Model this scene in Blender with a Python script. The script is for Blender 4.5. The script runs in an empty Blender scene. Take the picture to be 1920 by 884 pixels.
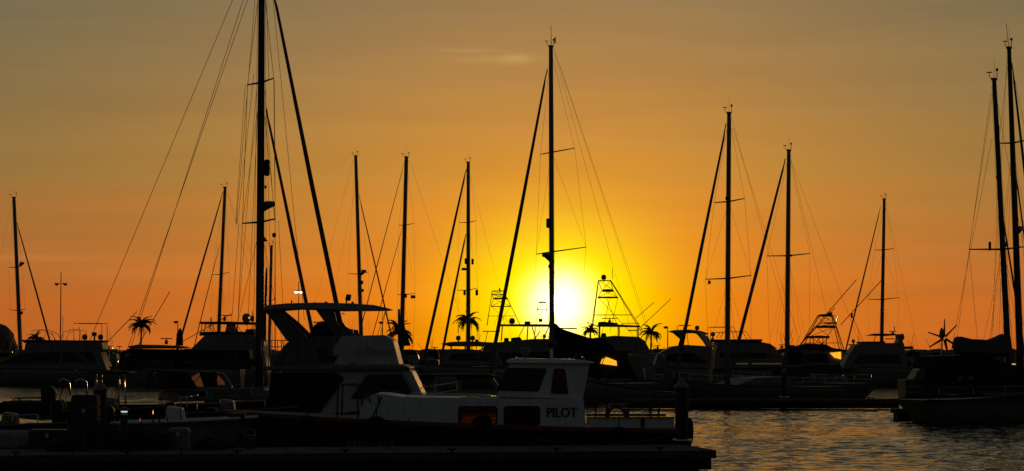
import bpy, math, random
from mathutils import Vector
random.seed(7)
R = math.radians
S = bpy.context.scene
COL = S.collection

# ---------------------------------------------------------------- camera
FPX, HC, YH = 4260.0, 3.4, 660.0           # focal length in photo pixels, eye height, horizon row
PITCH = math.atan((YH - 442.0) / FPX)
cam_d = bpy.data.cameras.new('camera'); cam = bpy.data.objects.new('camera', cam_d); COL.objects.link(cam)
cam.location = (0, 0, HC); cam.rotation_euler = (math.pi/2 + PITCH, 0, 0)
cam_d.sensor_width = 36; cam_d.lens = 36*FPX/1920; cam_d.clip_start = 0.5; cam_d.clip_end = 60000
S.camera = cam
CAM = Vector((0, 0, HC)); CP, SP = math.cos(PITCH), math.sin(PITCH)

def ray(x, y):
    u = (x-960)/FPX; v = (442-y)/FPX
    return Vector((u, CP - v*SP, SP + v*CP))
def at(x, y, D):
    r = ray(x, y); return CAM + r*(D/r.y)

# ---------------------------------------------------------------- sky and sun
SUNDIR = ray(1050, 570).normalized()
SUN_EL = math.asin(SUNDIR.z); SUN_AZ = math.atan2(SUNDIR.x, SUNDIR.y)
W = bpy.data.worlds.new('World'); S.world = W; W.use_nodes = True
nt = W.node_tree; nt.nodes.clear()
def N(t, **k):
    n = nt.nodes.new(t)
    for a, b in k.items(): setattr(n, a, b)
    return n
def L(a, b): nt.links.new(a, b)
def M(op, a, b=None, c=None):
    n = N('ShaderNodeMath', operation=op)
    for i, v in enumerate((a, b, c)):
        if v is None: continue
        if isinstance(v, (int, float)): n.inputs[i].default_value = v
        else: L(v, n.inputs[i])
    return n.outputs[0]
tc = N('ShaderNodeTexCoord'); sep = N('ShaderNodeSeparateXYZ'); L(tc.outputs['Generated'], sep.inputs[0])
vn = N('ShaderNodeVectorMath', operation='DOT_PRODUCT'); L(tc.outputs['Generated'], vn.inputs[0]); vn.inputs[1].default_value = SUNDIR
cosv = M('MINIMUM', vn.outputs['Value'], 1.0)
theta = M('MULTIPLY', M('ARCCOSINE', cosv), 180/math.pi)
dz = M('MULTIPLY', M('SUBTRACT', sep.outputs['Z'], SUNDIR.z), 180/math.pi)
glow_t = M('SQRT', M('ADD', M('POWER', theta, 2.0), M('MULTIPLY', M('MULTIPLY', M('MINIMUM', M('ABSOLUTE', dz), 12.0), M('MINIMUM', M('ABSOLUTE', dz), 12.0)), 0.55)))   # haze flattens the aureole
zc = M('MAXIMUM', sep.outputs['Z'], 0.0)
# thin horizontal cloud streaks shift the height that is looked up
mp = N('ShaderNodeMapping'); mp.inputs['Scale'].default_value = (5.0, 5.0, 60.0); L(tc.outputs['Generated'], mp.inputs[0])
cn = N('ShaderNodeTexNoise'); cn.inputs['Scale'].default_value = 1.6; cn.inputs['Detail'].default_value = 5; cn.inputs['Roughness'].default_value = 0.55
L(mp.outputs[0], cn.inputs['Vector'])
cl = M('MULTIPLY', M('SUBTRACT', cn.outputs['Fac'], 0.5), 0.032)
zc2 = M('MAXIMUM', M('ADD', zc, cl), 0.0)
elev = M('POWER', zc2, 0.5)
cr = N('ShaderNodeValToRGB'); L(elev, cr.inputs[0]); mp2 = N('ShaderNodeMapping'); mp2.inputs['Scale'].default_value = (3.2, 3.2, 34.0); mp2.inputs['Rotation'].default_value = (R(1.5), R(-1.2), 0); L(tc.outputs['Generated'], mp2.inputs[0])
cn2 = N('ShaderNodeTexNoise'); cn2.inputs['Scale'].default_value = 2.3; cn2.inputs['Detail'].default_value = 6; cn2.inputs['Distortion'].default_value = .6; L(mp2.outputs[0], cn2.inputs['Vector'])
cirrus = M('ADD', M('MULTIPLY', M('SUBTRACT', cn2.outputs['Fac'], 0.5), 0.36), 1.0); el = cr.color_ramp
stops = [(0.0, (.57, .122, .017)), (1.3, (.50, .129, .022)), (2.5, (.37, .136, .034)), (4.8, (.205, .140, .046)), (8.8, (.090, .112, .070)),
         (16, (.112, .118, .085)), (35, (.072, .082, .078)), (80, (.018, .026, .038))]
while len(el.elements) < len(stops): el.elements.new(0.5)
for e, (d, c) in zip(el.elements, stops): e.position = math.sqrt(math.sin(R(d))); e.color = (*c, 1)
F = M('ADD', M('MULTIPLY', M('POWER', M('MULTIPLY', M('ADD', cosv, 1.0), 0.5), 4.5), 0.985), 0.015)
def scaled(col, fac):
    n = N('ShaderNodeVectorMath', operation='SCALE')
    if isinstance(col, tuple): n.inputs[0].default_value = col
    else: L(col, n.inputs[0])
    if isinstance(fac, float): n.inputs['Scale'].default_value = fac
    else: L(fac, n.inputs['Scale'])
    return n.outputs[0]
def vadd(a, b):
    n = N('ShaderNodeVectorMath', operation='ADD'); L(a, n.inputs[0]); L(b, n.inputs[1]); return n.outputs[0]
DUSK = 0.02
sky = N('ShaderNodeTexSky', sky_type='NISHITA'); sky.sun_disc = False
sky.sun_elevation = SUN_EL; sky.sun_rotation = SUN_AZ; sky.dust_density = 4.0; sky.air_density = 1.2
sky_fill = N('ShaderNodeRGB'); sky_fill.outputs[0].default_value = (.0155, .0168, .0185, 1)   # fill added away from the sun, lifts the sides facing the camera
dusk_fill = vadd(scaled(sky.outputs[0], DUSK), scaled(sky_fill.outputs[0], M('SUBTRACT', 1.0, F)))
g_wide = scaled((1.0, .28, -.05), M('MULTIPLY', M('EXPONENT', M('MULTIPLY', glow_t, -1/3.9)), 0.84))
g_mid = scaled((.05, .80, .0), M('EXPONENT', M('MULTIPLY', M('POWER', M('DIVIDE', glow_t, 2.2), 2.0), -1.0)))
g_in = vadd(scaled((1.0, .55, .0), M('MULTIPLY', M('EXPONENT', M('MULTIPLY', M('POWER', M('DIVIDE', theta, 0.72), 2.0), -1.0)), 1.6)),
            scaled((.3, .6, 1.15), M('EXPONENT', M('MULTIPLY', M('POWER', M('DIVIDE', theta, 0.74), 2.8), -1.0))))
g_disc = scaled((1.0, .9, .7), M('MULTIPLY', M('LESS_THAN', theta, 0.27), 14.0))
def streak(px, py, wpx, hpx, col, amp):
    a = M('DIVIDE', M('SUBTRACT', sep.outputs['X'], (px-960)/FPX), wpx/FPX); b = M('DIVIDE', M('SUBTRACT', sep.outputs['Z'], (YH-py)/FPX), hpx/FPX)
    g = M('EXPONENT', M('MULTIPLY', M('ADD', M('MULTIPLY', a, a), M('MULTIPLY', b, b)), -1.0))
    front = M('GREATER_THAN', sep.outputs['Y'], 0.0)
    return scaled(col, M('MULTIPLY', M('MULTIPLY', g, M('MULTIPLY', cn.outputs['Fac'], amp*2.0)), front))
wisps = vadd(vadd(streak(930, 114, 95, 8, (1, .75, .28), .05), streak(968, 113, 26, 9, (1, .8, .3), .07)), vadd(streak(880, 98, 70, 5, (1, .75, .3), .04), vadd(streak(70, 488, 120, 6, (1, .5, .2), .05), streak(330, 515, 260, 10, (1, .35, .1), .03))))
tot = vadd(wisps, vadd(vadd(vadd(scaled(cr.outputs[0], M('MULTIPLY', F, cirrus)), dusk_fill), vadd(g_wide, g_mid)), vadd(g_in, g_disc)))
mx0 = N('ShaderNodeVectorMath', operation='MAXIMUM'); L(tot, mx0.inputs[0]); mx0.inputs[1].default_value = (0, 0, 0)
bg = N('ShaderNodeBackground'); L(mx0.outputs[0], bg.inputs[0]); bg.inputs[1].default_value = 1.0
wo = N('ShaderNodeOutputWorld'); L(bg.outputs[0], wo.inputs[0])

sl = bpy.data.lights.new('sun', 'SUN'); sl.energy = 0.5; sl.angle = R(0.53); sl.color = (1.0, .52, .17)
so = bpy.data.objects.new('sun', sl); COL.objects.link(so); so.location = (0, 0, 60)
so.rotation_euler = SUNDIR.to_track_quat('Z', 'Y').to_euler()
S.view_settings.view_transform = 'Standard'; S.view_settings.look = 'None'
S.view_settings.exposure = 0.0; S.view_settings.gamma = 1.0; S.view_settings.use_curve_mapping = False

# ---------------------------------------------------------------- materials
MATS = {}
def weather(name, amt=.35):
    t = MATS[name].node_tree; b = t.nodes['Principled BSDF']; src = b.inputs['Base Color'].links[0].from_socket
    tcn = t.nodes.new('ShaderNodeTexCoord'); mp = t.nodes.new('ShaderNodeMapping'); mp.inputs['Scale'].default_value = (9, 9, .8); t.links.new(tcn.outputs['Object'], mp.inputs[0])
    n = t.nodes.new('ShaderNodeTexNoise'); n.inputs['Scale'].default_value = 1.0; n.inputs['Detail'].default_value = 6; t.links.new(mp.outputs[0], n.inputs['Vector'])
    r = t.nodes.new('ShaderNodeValToRGB'); r.color_ramp.elements[0].position = .42; r.color_ramp.elements[1].position = .62
    r.color_ramp.elements[0].color = (1-amt, 1-amt*1.1, 1-amt*1.3, 1); r.color_ramp.elements[1].color = (1, 1, 1, 1); t.links.new(n.outputs['Fac'], r.inputs[0])
    m = t.nodes.new('ShaderNodeMix'); m.data_type = 'RGBA'; m.blend_type = 'MULTIPLY'; m.inputs[0].default_value = 1.0
    t.links.new(src, m.inputs[6]); t.links.new(r.outputs[0], m.inputs[7]); t.links.new(m.outputs[2], b.inputs['Base Color'])
def mat(name, col, rough=0.5, metal=0.0, var=0.15, scale=3.0, bump=0.0, emit=None, transl=0.0, spec=0.3):
    m = bpy.data.materials.new(name); m.use_nodes = True; t = m.node_tree; b = t.nodes['Principled BSDF']
    b.inputs['Roughness'].default_value = rough; b.inputs['Metallic'].default_value = metal
    b.inputs['Specular IOR Level'].default_value = spec
    tcn = t.nodes.new('ShaderNodeTexCoord'); nz = t.nodes.new('ShaderNodeTexNoise')
    nz.inputs['Scale'].default_value = scale; nz.inputs['Detail'].default_value = 5
    t.links.new(tcn.outputs['Object'], nz.inputs['Vector'])
    r = t.nodes.new('ShaderNodeValToRGB'); t.links.new(nz.outputs['Fac'], r.inputs[0])
    r.color_ramp.elements[0].position = .3; r.color_ramp.elements[1].position = .7
    r.color_ramp.elements[0].color = (*[c*(1-var) for c in col], 1); r.color_ramp.elements[1].color = (*[min(1, c*(1+var)) for c in col], 1)
    t.links.new(r.outputs[0], b.inputs['Base Color'])
    if bump:
        bn = t.nodes.new('ShaderNodeBump'); bn.inputs['Strength'].default_value = bump; bn.inputs['Distance'].default_value = .05
        t.links.new(nz.outputs['Fac'], bn.inputs['Height']); t.links.new(bn.outputs[0], b.inputs['Normal'])
    if emit:
        b.inputs['Emission Color'].default_value = (*emit[:3], 1); b.inputs['Emission Strength'].default_value = emit[3]
    if transl:
        tr = t.nodes.new('ShaderNodeBsdfTranslucent'); t.links.new(r.outputs[0], tr.inputs[0])
        mx = t.nodes.new('ShaderNodeMixShader'); mx.inputs[0].default_value = transl
        t.links.new(b.outputs[0], mx.inputs[1]); t.links.new(tr.outputs[0], mx.inputs[2])
        t.links.new(mx.outputs[0], t.nodes['Material Output'].inputs[0])
    MATS[name] = m; return m
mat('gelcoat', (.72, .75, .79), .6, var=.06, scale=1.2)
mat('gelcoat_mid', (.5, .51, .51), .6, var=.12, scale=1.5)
mat('gelcoat_dark', (.2, .2, .19), .5, var=.12, scale=2)  # white gelcoat darkened so that distant boats look dimmer
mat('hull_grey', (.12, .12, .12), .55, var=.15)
mat('cream', (.5, .46, .38), .45, var=.1)
mat('navy', (.02, .028, .05), .3, var=.2)
mat('dark_hull', (.03, .03, .032), .4, var=.2)
mat('canvas_dark', (.016, .017, .02), .9, var=.3, scale=6, bump=.3)
mat('canvas_tan', (.9, .62, .38), .8, var=.12, scale=5, transl=.75)
mat('vinyl', (.5, .3, .13), .6, var=.1, transl=.7)
mat('glass_dark', (.012, .013, .015), .08, var=.1, spec=.5)
mat('mast_paint', (.16, .16, .16), .45, var=.12)
mat('mast_dark', (.05, .05, .05), .5, var=.15)
mat('steel', (.5, .5, .5), .25, metal=1.0, var=.1)
mat('wire', (.16, .15, .14), .5, metal=.6, var=.1)
mat('sail_furled', (.10, .095, .09), .85, var=.25, scale=8, bump=.4)
mat('black_plastic', (.02, .02, .02), .5, var=.15)
mat('rubber', (.012, .012, .012), .85, var=.3, bump=.3)
mat('orange_paint', (.13, .036, .008), .5, var=.15)
mat('hull_brown', (.07, .035, .012), .55, var=.25)
mat('letters_black', (.008, .008, .008), .6)
mat('letters_tan', (.25, .22, .14), .6)
mat('letters_grey', (.34, .35, .38), .5)
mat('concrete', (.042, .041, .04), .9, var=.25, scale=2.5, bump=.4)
mat('glint_gloss', (.22, .10, .03), .12, var=.2, scale=5, spec=.6)  # gloss chosen so the cap rail mirrors the sky
mat('timber', (.075, .06, .045), .85, var=.35, scale=4, bump=.4)
mat('pile_dark', (.02, .02, .02), .7, var=.3)
mat('rock', (.09, .075, .06), .95, var=.4, scale=.5, bump=.8)
mat('foliage', (.05, .06, .025), .8, var=.3, scale=2)
mat('trunk', (.10, .075, .05), .9, var=.3, scale=3, bump=.5)
mat('lamp_white', (.8, .8, .8), .4, emit=(1, .93, .8, 9.0))
mat('lamp_small', (.8, .8, .8), .4, emit=(1, .97, .9, .5))
mat('glint_red', (.5, .05, .02), .4, emit=(1, .22, .08, 1.6))  # red sun glints, put in as emission
mat('lamp_amber', (.5, .3, .05), .4, emit=(1, .6, .2, .6))
mat('sun_glow_emit', (.4, .2, .05), .5, emit=(1.0, .42, .02, 1.2))  # amber sun glow put in as emission, no lamp behind it
mat('pane_glow_emit', (.35, .25, .12), .8, emit=(1.0, .6, .25, .05))  # faint warm glow of the panes put in as emission
mat('flag', (.3, .03, .03), .8)

for _n, _a in (('gelcoat', .10), ('gelcoat_mid', .14), ('gelcoat_dark', .25), ('hull_grey', .3), ('hull_brown', .4)): weather(_n, _a)
def tinted(name, col, ior=1.45):
    m = bpy.data.materials.new(name); m.use_nodes = True; t = m.node_tree; t.nodes.clear()
    o = t.nodes.new('ShaderNodeOutputMaterial'); tr = t.nodes.new('ShaderNodeBsdfTransparent'); gl = t.nodes.new('ShaderNodeBsdfGlossy')
    tcn = t.nodes.new('ShaderNodeTexCoord'); nz = t.nodes.new('ShaderNodeTexNoise'); nz.inputs['Scale'].default_value = 4
    t.links.new(tcn.outputs['Object'], nz.inputs['Vector'])
    r = t.nodes.new('ShaderNodeValToRGB'); t.links.new(nz.outputs['Fac'], r.inputs[0])
    r.color_ramp.elements[0].color = (*[c*.8 for c in col], 1); r.color_ramp.elements[1].color = (*col, 1)
    t.links.new(r.outputs[0], tr.inputs[0]); gl.inputs['Roughness'].default_value = .05
    fr = t.nodes.new('ShaderNodeFresnel'); fr.inputs[0].default_value = ior
    mx = t.nodes.new('ShaderNodeMixShader'); t.links.new(fr.outputs[0], mx.inputs[0])
    t.links.new(tr.outputs[0], mx.inputs[1]); t.links.new(gl.outputs[0], mx.inputs[2]); t.links.new(mx.outputs[0], o.inputs[0])
    MATS[name] = m
tinted('tinted_glass', (.9, .6, .3)); tinted('clear_glass', (.85, .85, .85))

# ---------------------------------------------------------------- mesh helpers
class MB:
    def __init__(s): s.v = []; s.f = []; s.sm = []
    def add(s, vs, fs, smooth=False):
        o = len(s.v); s.v += [tuple(v) for v in vs]; s.f += [tuple(i+o for i in f) for f in fs]; s.sm += [smooth]*len(fs); return s
    def box(s, c, d):
        x, y, z = c; a, b, h = d[0]/2, d[1]/2, d[2]/2
        vs = [(x+i*a, y+j*b, z+k*h) for i in (-1, 1) for j in (-1, 1) for k in (-1, 1)]
        return s.add(vs, [(0, 1, 3, 2), (4, 6, 7, 5), (0, 4, 5, 1), (2, 3, 7, 6), (0, 2, 6, 4), (1, 5, 7, 3)])
    def tube(s, pts, r, n=6, smooth=True, flat=1.0):
        pts = [Vector(p) for p in pts]; rs = r if isinstance(r, (list, tuple)) else [r]*len(pts)
        vs = []; fs = []
        for i, p in enumerate(pts):
            d = (pts[min(i+1, len(pts)-1)] - pts[max(i-1, 0)]).normalized()
            a = Vector((0, 1, 0)) if abs(d.y) < .8 else Vector((1, 0, 0))
            u = d.cross(a).normalized(); w = d.cross(u).normalized()
            for k in range(n):
                t = 2*math.pi*k/n; vs.append(p + u*math.cos(t)*rs[i] + w*math.sin(t)*rs[i]*flat)
        for i in range(len(pts)-1):
            for k in range(n): fs.append((i*n+k, i*n+(k+1) % n, (i+1)*n+(k+1) % n, (i+1)*n+k))
        s.add(vs, fs, smooth)
        o = len(s.v)-len(vs); s.f += [tuple(o+k for k in range(n))[::-1], tuple(o+(len(pts)-1)*n+k for k in range(n))]; s.sm += [False, False]
        return s
    def lathe(s, prof, c=(0, 0, 0), n=14, smooth=True):
        vs = []; fs = []; cx, cy, cz = c
        for r, z in prof:
            for k in range(n): t = 2*math.pi*k/n; vs.append((cx+r*math.cos(t), cy+r*math.sin(t), cz+z))
        for i in range(len(prof)-1):
            for k in range(n): fs.append((i*n+k, i*n+(k+1) % n, (i+1)*n+(k+1) % n, (i+1)*n+k))
        m = len(prof)-1
        fs += [tuple(range(n))[::-1], tuple(m*n+k for k in range(n))]
        return s.add(vs, fs, smooth)
    def prism(s, poly, w0, w1=None, y=0.0):
        """side profile [(x,z)] carried across the boat; half width w0 at its foot, w1 at its top"""
        if w1 is None: w1 = w0
        zs = [p[1] for p in poly]; z0, z1 = min(zs), max(zs)
        w = lambda z: w0 + (w1-w0)*((z-z0)/max(z1-z0, 1e-6))
        n = len(poly)
        vs = [(x, y-w(z), z) for x, z in poly] + [(x, y+w(z), z) for x, z in poly]
        fs = [tuple(range(n)), tuple(range(2*n-1, n-1, -1))] + [(i, i+n, (i+1) % n+n, (i+1) % n) for i in range(n)]
        return s.add(vs, fs)
    def plate(s, poly, y, t=.02):
        return s.prism(poly, t/2, t/2, y)
    def torus(s, c, Rr, r, axis='y', n=18, m=8):
        vs = []; fs = []
        for i in range(n):
            a = 2*math.pi*i/n
            for j in range(m):
                b = 2*math.pi*j/m; q = Rr+r*math.cos(b)
                p = (q*math.cos(a), r*math.sin(b), q*math.sin(a)) if axis == 'y' else ((r*math.sin(b), q*math.cos(a), q*math.sin(a)) if axis == 'x' else (q*math.cos(a), q*math.sin(a), r*math.sin(b)))
                vs.append((c[0]+p[0], c[1]+p[1], c[2]+p[2]))
        for i in range(n):
            for j in range(m): fs.append((i*m+j, i*m+(j+1) % m, ((i+1) % n)*m+(j+1) % m, ((i+1) % n)*m+j))
        return s.add(vs, fs, True)
    def build(s, name, material, parent=None, bevel=0):
        me = bpy.data.meshes.new(name); me.from_pydata(s.v, [], s.f); me.update()
        me.polygons.foreach_set('use_smooth', s.sm); me.materials.append(MATS[material])
        o = bpy.data.objects.new(name, me); COL.objects.link(o); o.parent = parent
        if bevel:
            b = o.modifiers.new('bevel', 'BEVEL'); b.width = bevel; b.segments = 2; b.limit_method = 'ANGLE'; b.angle_limit = R(25)
        return o
def tag(o, label, cat, group=None, kind=None):
    o['label'] = label; o['category'] = cat
    if group: o['group'] = group
    if kind: o['kind'] = kind
    return o
def empty(name, loc, rz=0.0):
    o = bpy.data.objects.new(name, None); COL.objects.link(o); o.location = loc; o.rotation_euler = (0, 0, rz); o.empty_display_size = .3
    return o
class Fr:
    """a boat's own frame: x along the keel, y across (away from the quay), z up"""
    def __init__(s, x, D, yaw=0.0):
        p = at(x, YH, D); s.O = Vector((p.x, p.y, 0)); s.yaw = R(yaw); s.D = D
        s.a = Vector((math.cos(s.yaw), math.sin(s.yaw), 0)); s.n = Vector((-math.sin(s.yaw), math.cos(s.yaw), 0))
    def p(s, x, y, off=0.0):
        r = ray(x, y); t = (off + s.n.dot(s.O) - s.n.dot(CAM))/s.n.dot(r); P = CAM + r*t - s.O
        return Vector((s.a.dot(P), off, P.z))
    def q(s, x, y, off=0.0):
        v = s.p(x, y, off); return (v.x, v.z)
    def poly(s, pts, off=0.0): return [s.q(x, y, off) for x, y in pts]
    def m(s, px): return px*s.D/FPX
    def root(s, name): return empty(name, s.O, s.yaw)
def lerp(a, b, t): return a+(b-a)*t

def hull(mb, xs, xb, B, zs, zb, kind='motor', rake=.35, zk=-.45, y0=0.0):
    """lofted hull from stern xs to bow xb"""
    n = 14; rows = []; d = 1 if xb > xs else -1
    for i in range(n+1):
        t = i/n
        if kind == 'motor': hb = B/2*(.9+.1*min(1, t/.35))*(1-max(0, (t-.45)/.55)**2.3)
        else: hb = B/2*(lerp(.62, 1, math.sin(min(1, t/.5)*math.pi/2)))*(1-max(0, (t-.5)/.5)**2.0)
        hb = max(hb, .02)
        sh = lerp(zs, zb, t**1.6 if kind == 'motor' else t) - (0 if kind == 'motor' else .16*math.sin(math.pi*t))
        x = lerp(xs, xb, t); rk = rake*(t**2); sr = 0.0 if kind == 'motor' else .95*(1-t)**3
        row = []
        for fr, hz in ((1.0, 1.0), (.97, .72), (.9, .38), (.78, .08)):
            z = sh*hz; row.append((x - d*(sh-z)*(rk-sr), hb*fr, z))
        row.append((x - d*sh*(rk-sr*1.3), hb*.35, zk)); row.append((x-d*sh*(rk-sr*1.4), .0, zk-.1))
        rows.append(row)
    m = len(rows[0]); vs = []; fs = []
    for sgn in (-1, 1):
        o = len(vs)
        for row in rows:
            for (x, y, z) in row: vs.append((x, y0+sgn*y, z))
        for i in range(n):
            for j in range(m-1):
                a = (o+i*m+j, o+(i+1)*m+j, o+(i+1)*m+j+1, o+i*m+j+1); fs.append(a if sgn*d < 0 else a[::-1])
    k = (n+1)*m
    for i in range(n): fs.append((i*m, (i+1)*m, k+(i+1)*m, k+i*m))
    fs.append(tuple(j for j in range(m))+tuple(k+j for j in range(m-1, -1, -1)))
    mb.add(vs, fs, True); mb.sm[-1] = False
    for i in range(n): mb.sm[-2-i] = False
    return mb
def sheer_rail(mb, xs, xb, B, zs, zb, r=.04, kind='motor', y0=0.0):
    n = 14
    for sgn in (-1, 1):
        pts = []
        for i in range(n+1):
            t = i/n
            if kind == 'motor': hb = B/2*(.9+.1*min(1, t/.35))*(1-max(0, (t-.45)/.55)**2.3)
            else: hb = B/2*(lerp(.62, 1, math.sin(min(1, t/.5)*math.pi/2)))*(1-max(0, (t-.5)/.5)**2.0)
            sh = lerp(zs, zb, t**1.6 if kind == 'motor' else t) - (0 if kind == 'motor' else .16*math.sin(math.pi*t))
            pts.append((lerp(xs, xb, t), y0+sgn*max(hb, .02), sh))
        mb.tube(pts, r, 5)
    return mb
def guard(root, xs, xb, B, zs, zb, h=.65, t0=.12, t1=.97, step=.11, kind='motor', r=.014):
    """stanchions and two lifelines along both sides"""
    for sgn in (-1, 1):
        top = []; mid = []
        t = t0
        while t <= t1+1e-6:
            if kind == 'motor': hb = B/2*(.9+.1*min(1, t/.35))*(1-max(0, (t-.45)/.55)**2.3)
            else: hb = B/2*(lerp(.62, 1, math.sin(min(1, t/.5)*math.pi/2)))*(1-max(0, (t-.5)/.5)**2.0)
            sh = lerp(zs, zb, t**1.6 if kind == 'motor' else t) - (0 if kind == 'motor' else .16*math.sin(math.pi*t))
            x = lerp(xs, xb, t); y = sgn*max(hb-.06, .02)
            MB().tube([(x, y, sh-.02), (x, y, sh+h)], r, 5).build('stanchion', 'steel', root)
            top.append((x, y, sh+h)); mid.append((x, y, sh+h*.5)); t += step
        MB().tube(top, r*.8, 4).tube(mid, r*.6, 4).build('lifeline', 'steel', root)

def radome(c, r, root, name='radar_dome', m='gelcoat_dark'):
    x, y, z = c
    return MB().lathe([(r*.45, -r*1.05), (r*.75, -r*.95), (r, -r*.5), (r, r*.15), (r*.86, r*.6), (r*.5, r*.93), (.01, r)], (x, y, z)).build(name, m, root)
def array_radar(c, w, root, hgt=.35):
    x, y, z = c
    o = MB().lathe([(.13, 0), (.16, hgt*.25), (.16, hgt*.6), (.07, hgt*.8), (.05, hgt)], (x, y, z)).build('radar', 'gelcoat_dark', root)
    MB().box((x, y, z+hgt+.04), (w, .09, .09)).build('scanner_bar', 'gelcoat_dark', o, .02)
    return o
def whip(p0, p1, root, r=.012, name='antenna'):
    return MB().tube([p0, p1], [r, r*.5], 5).build(name, 'gelcoat_dark', root)
def text_mesh(txt, width, height, name, m, parent, loc, thick=.008, shear=0.0):
    cu = bpy.data.curves.new(name, 'FONT'); cu.body = txt; cu.size = 1.0; cu.extrude = thick; cu.shear = shear; cu.resolution_u = 3
    ob = bpy.data.objects.new('tmp_text', cu); COL.objects.link(ob); bpy.context.view_layer.update()
    me = bpy.data.meshes.new_from_object(ob.evaluated_get(bpy.context.evaluated_depsgraph_get()))
    bpy.data.objects.remove(ob)
    xs = [v.co.x for v in me.vertices]; ys = [v.co.y for v in me.vertices]
    sx = width/(max(xs)-min(xs)); sy = height/(max(ys)-min(ys)); x0, y0 = min(xs), min(ys)
    for v in me.vertices: v.co = Vector(((v.co.x-x0)*sx, -v.co.z, (v.co.y-y0)*sy))
    me.materials.clear(); me.materials.append(MATS[m])
    o = bpy.data.objects.new(name, me); COL.objects.link(o); o.parent = parent; o.location = loc
    return o

# ================================================================= SETTING
# --- water: one sheet to the horizon, fine ripples as relief
WAVE = .034
def water():
    import numpy as np
    rs = np.random.RandomState(11)
    ds = [-60.0, 0.0, 30.0, 50.0, 57.0]; d = 60.0
    while d < 175: ds.append(d); d += .115*(d/62)**1.4
    fine1 = len(ds); ds += [180, 190, 205, 230, 270, 330, 420, 600, 1000, 2500, 8000, 30000]
    us = [-1.6, -.7, -.32] + [(-40+2000*k/420-960)/FPX for k in range(421)] + [.32, .7, 1.6]
    Dg = np.array(ds)[:, None]; X = np.array(us)[None, :]*np.maximum(Dg, 40.0); Y = Dg + 0*X
    Z = np.zeros_like(X)
    for k in range(46):
        lam = .36*(2.6/.36)**rs.rand(); a = rs.normal(-1.35, .55); kx, ky = 2*np.pi/lam*np.cos(a), 2*np.pi/lam*np.sin(a)
        sl = WAVE*rs.uniform(.6, 1.3)*(1.0 if lam < 1.2 else .6)
        ph = rs.rand()*6.28 + .8*np.sin(X*.21*rs.rand()+Y*.13*rs.rand()+k)
        Z += sl*lam/(2*np.pi)*np.sin(kx*X + ky*Y + ph)
    gust = .75+.45*np.sin(X*.11+.5*np.sin(Y*.07))*np.sin(Y*.16+X*.05+1.0)
    fade = np.clip((Dg-60)/4, 0, 1)*np.clip((172-Dg)/30, 0, 1)
    Z = Z*gust*fade
    nx = len(us); ny = len(ds)
    vs = np.stack([X, Y, Z], -1).reshape(-1, 3)
    ii, jj = np.meshgrid(np.arange(ny-1), np.arange(nx-1), indexing='ij'); b0 = (ii*nx+jj).ravel()
    fs = np.stack([b0, b0+1, b0+nx+1, b0+nx], -1)
    m = bpy.data.materials.new('water'); m.use_nodes = True; t = m.node_tree; b = t.nodes['Principled BSDF']; MATS['water'] = m
    b.inputs['Base Color'].default_value = (.006, .009, .008, 1); b.inputs['Roughness'].default_value = .06; b.inputs['IOR'].default_value = 1.333
    g = t.nodes.new('ShaderNodeNewGeometry')
    def noise(sx, sy, sc, det, dist):
        mp = t.nodes.new('ShaderNodeMapping'); mp.inputs['Scale'].default_value = (sx, sy, 1); mp.inputs['Rotation'].default_value = (0, 0, R(random.uniform(-9, 9)))
        t.links.new(g.outputs['Position'], mp.inputs[0])
        n = t.nodes.new('ShaderNodeTexNoise'); n.inputs['Scale'].default_value = sc; n.inputs['Detail'].default_value = det; n.inputs['Distortion'].default_value = dist
        t.links.new(mp.outputs[0], n.inputs['Vector']); return n.outputs['Fac']
    def mm(op, a, bb):
        n = t.nodes.new('ShaderNodeMath'); n.operation = op
        for i, v in enumerate((a, bb)):
            if isinstance(v, (int, float)): n.inputs[i].default_value = v
            else: t.links.new(v, n.inputs[i])
        return n.outputs[0]
    gust = mm('ADD', mm('MULTIPLY', noise(.05, .12, 1.0, 2, .2), 1.3), .25)
    h = mm('ADD', mm('MULTIPLY', noise(.4, .6, 1.0, 2, .4), .17), mm('MULTIPLY', gust, mm('ADD', mm('MULTIPLY', noise(1.1, 1.6, 1.0, 2, .5), .13), mm('MULTIPLY', noise(2.2, 2.8, 1.6, 2, .3), .03))))
    bp = t.nodes.new('ShaderNodeBump'); bp.inputs['Strength'].default_value = 1.0; bp.inputs['Distance'].default_value = 1.0
    t.links.new(h, bp.inputs['Height']); t.links.new(bp.outputs[0], b.inputs['Normal'])
    me = bpy.data.meshes.new('water'); me.from_pydata(vs.tolist(), [], fs.tolist()); me.update(); me.polygons.foreach_set('use_smooth', [True]*len(me.polygons)); me.materials.append(m)
    o = bpy.data.objects.new('water', me); COL.objects.link(o); o['kind'] = 'structure'; o['label'] = 'rippled marina water reflecting the sunset sky'
water()

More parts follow.
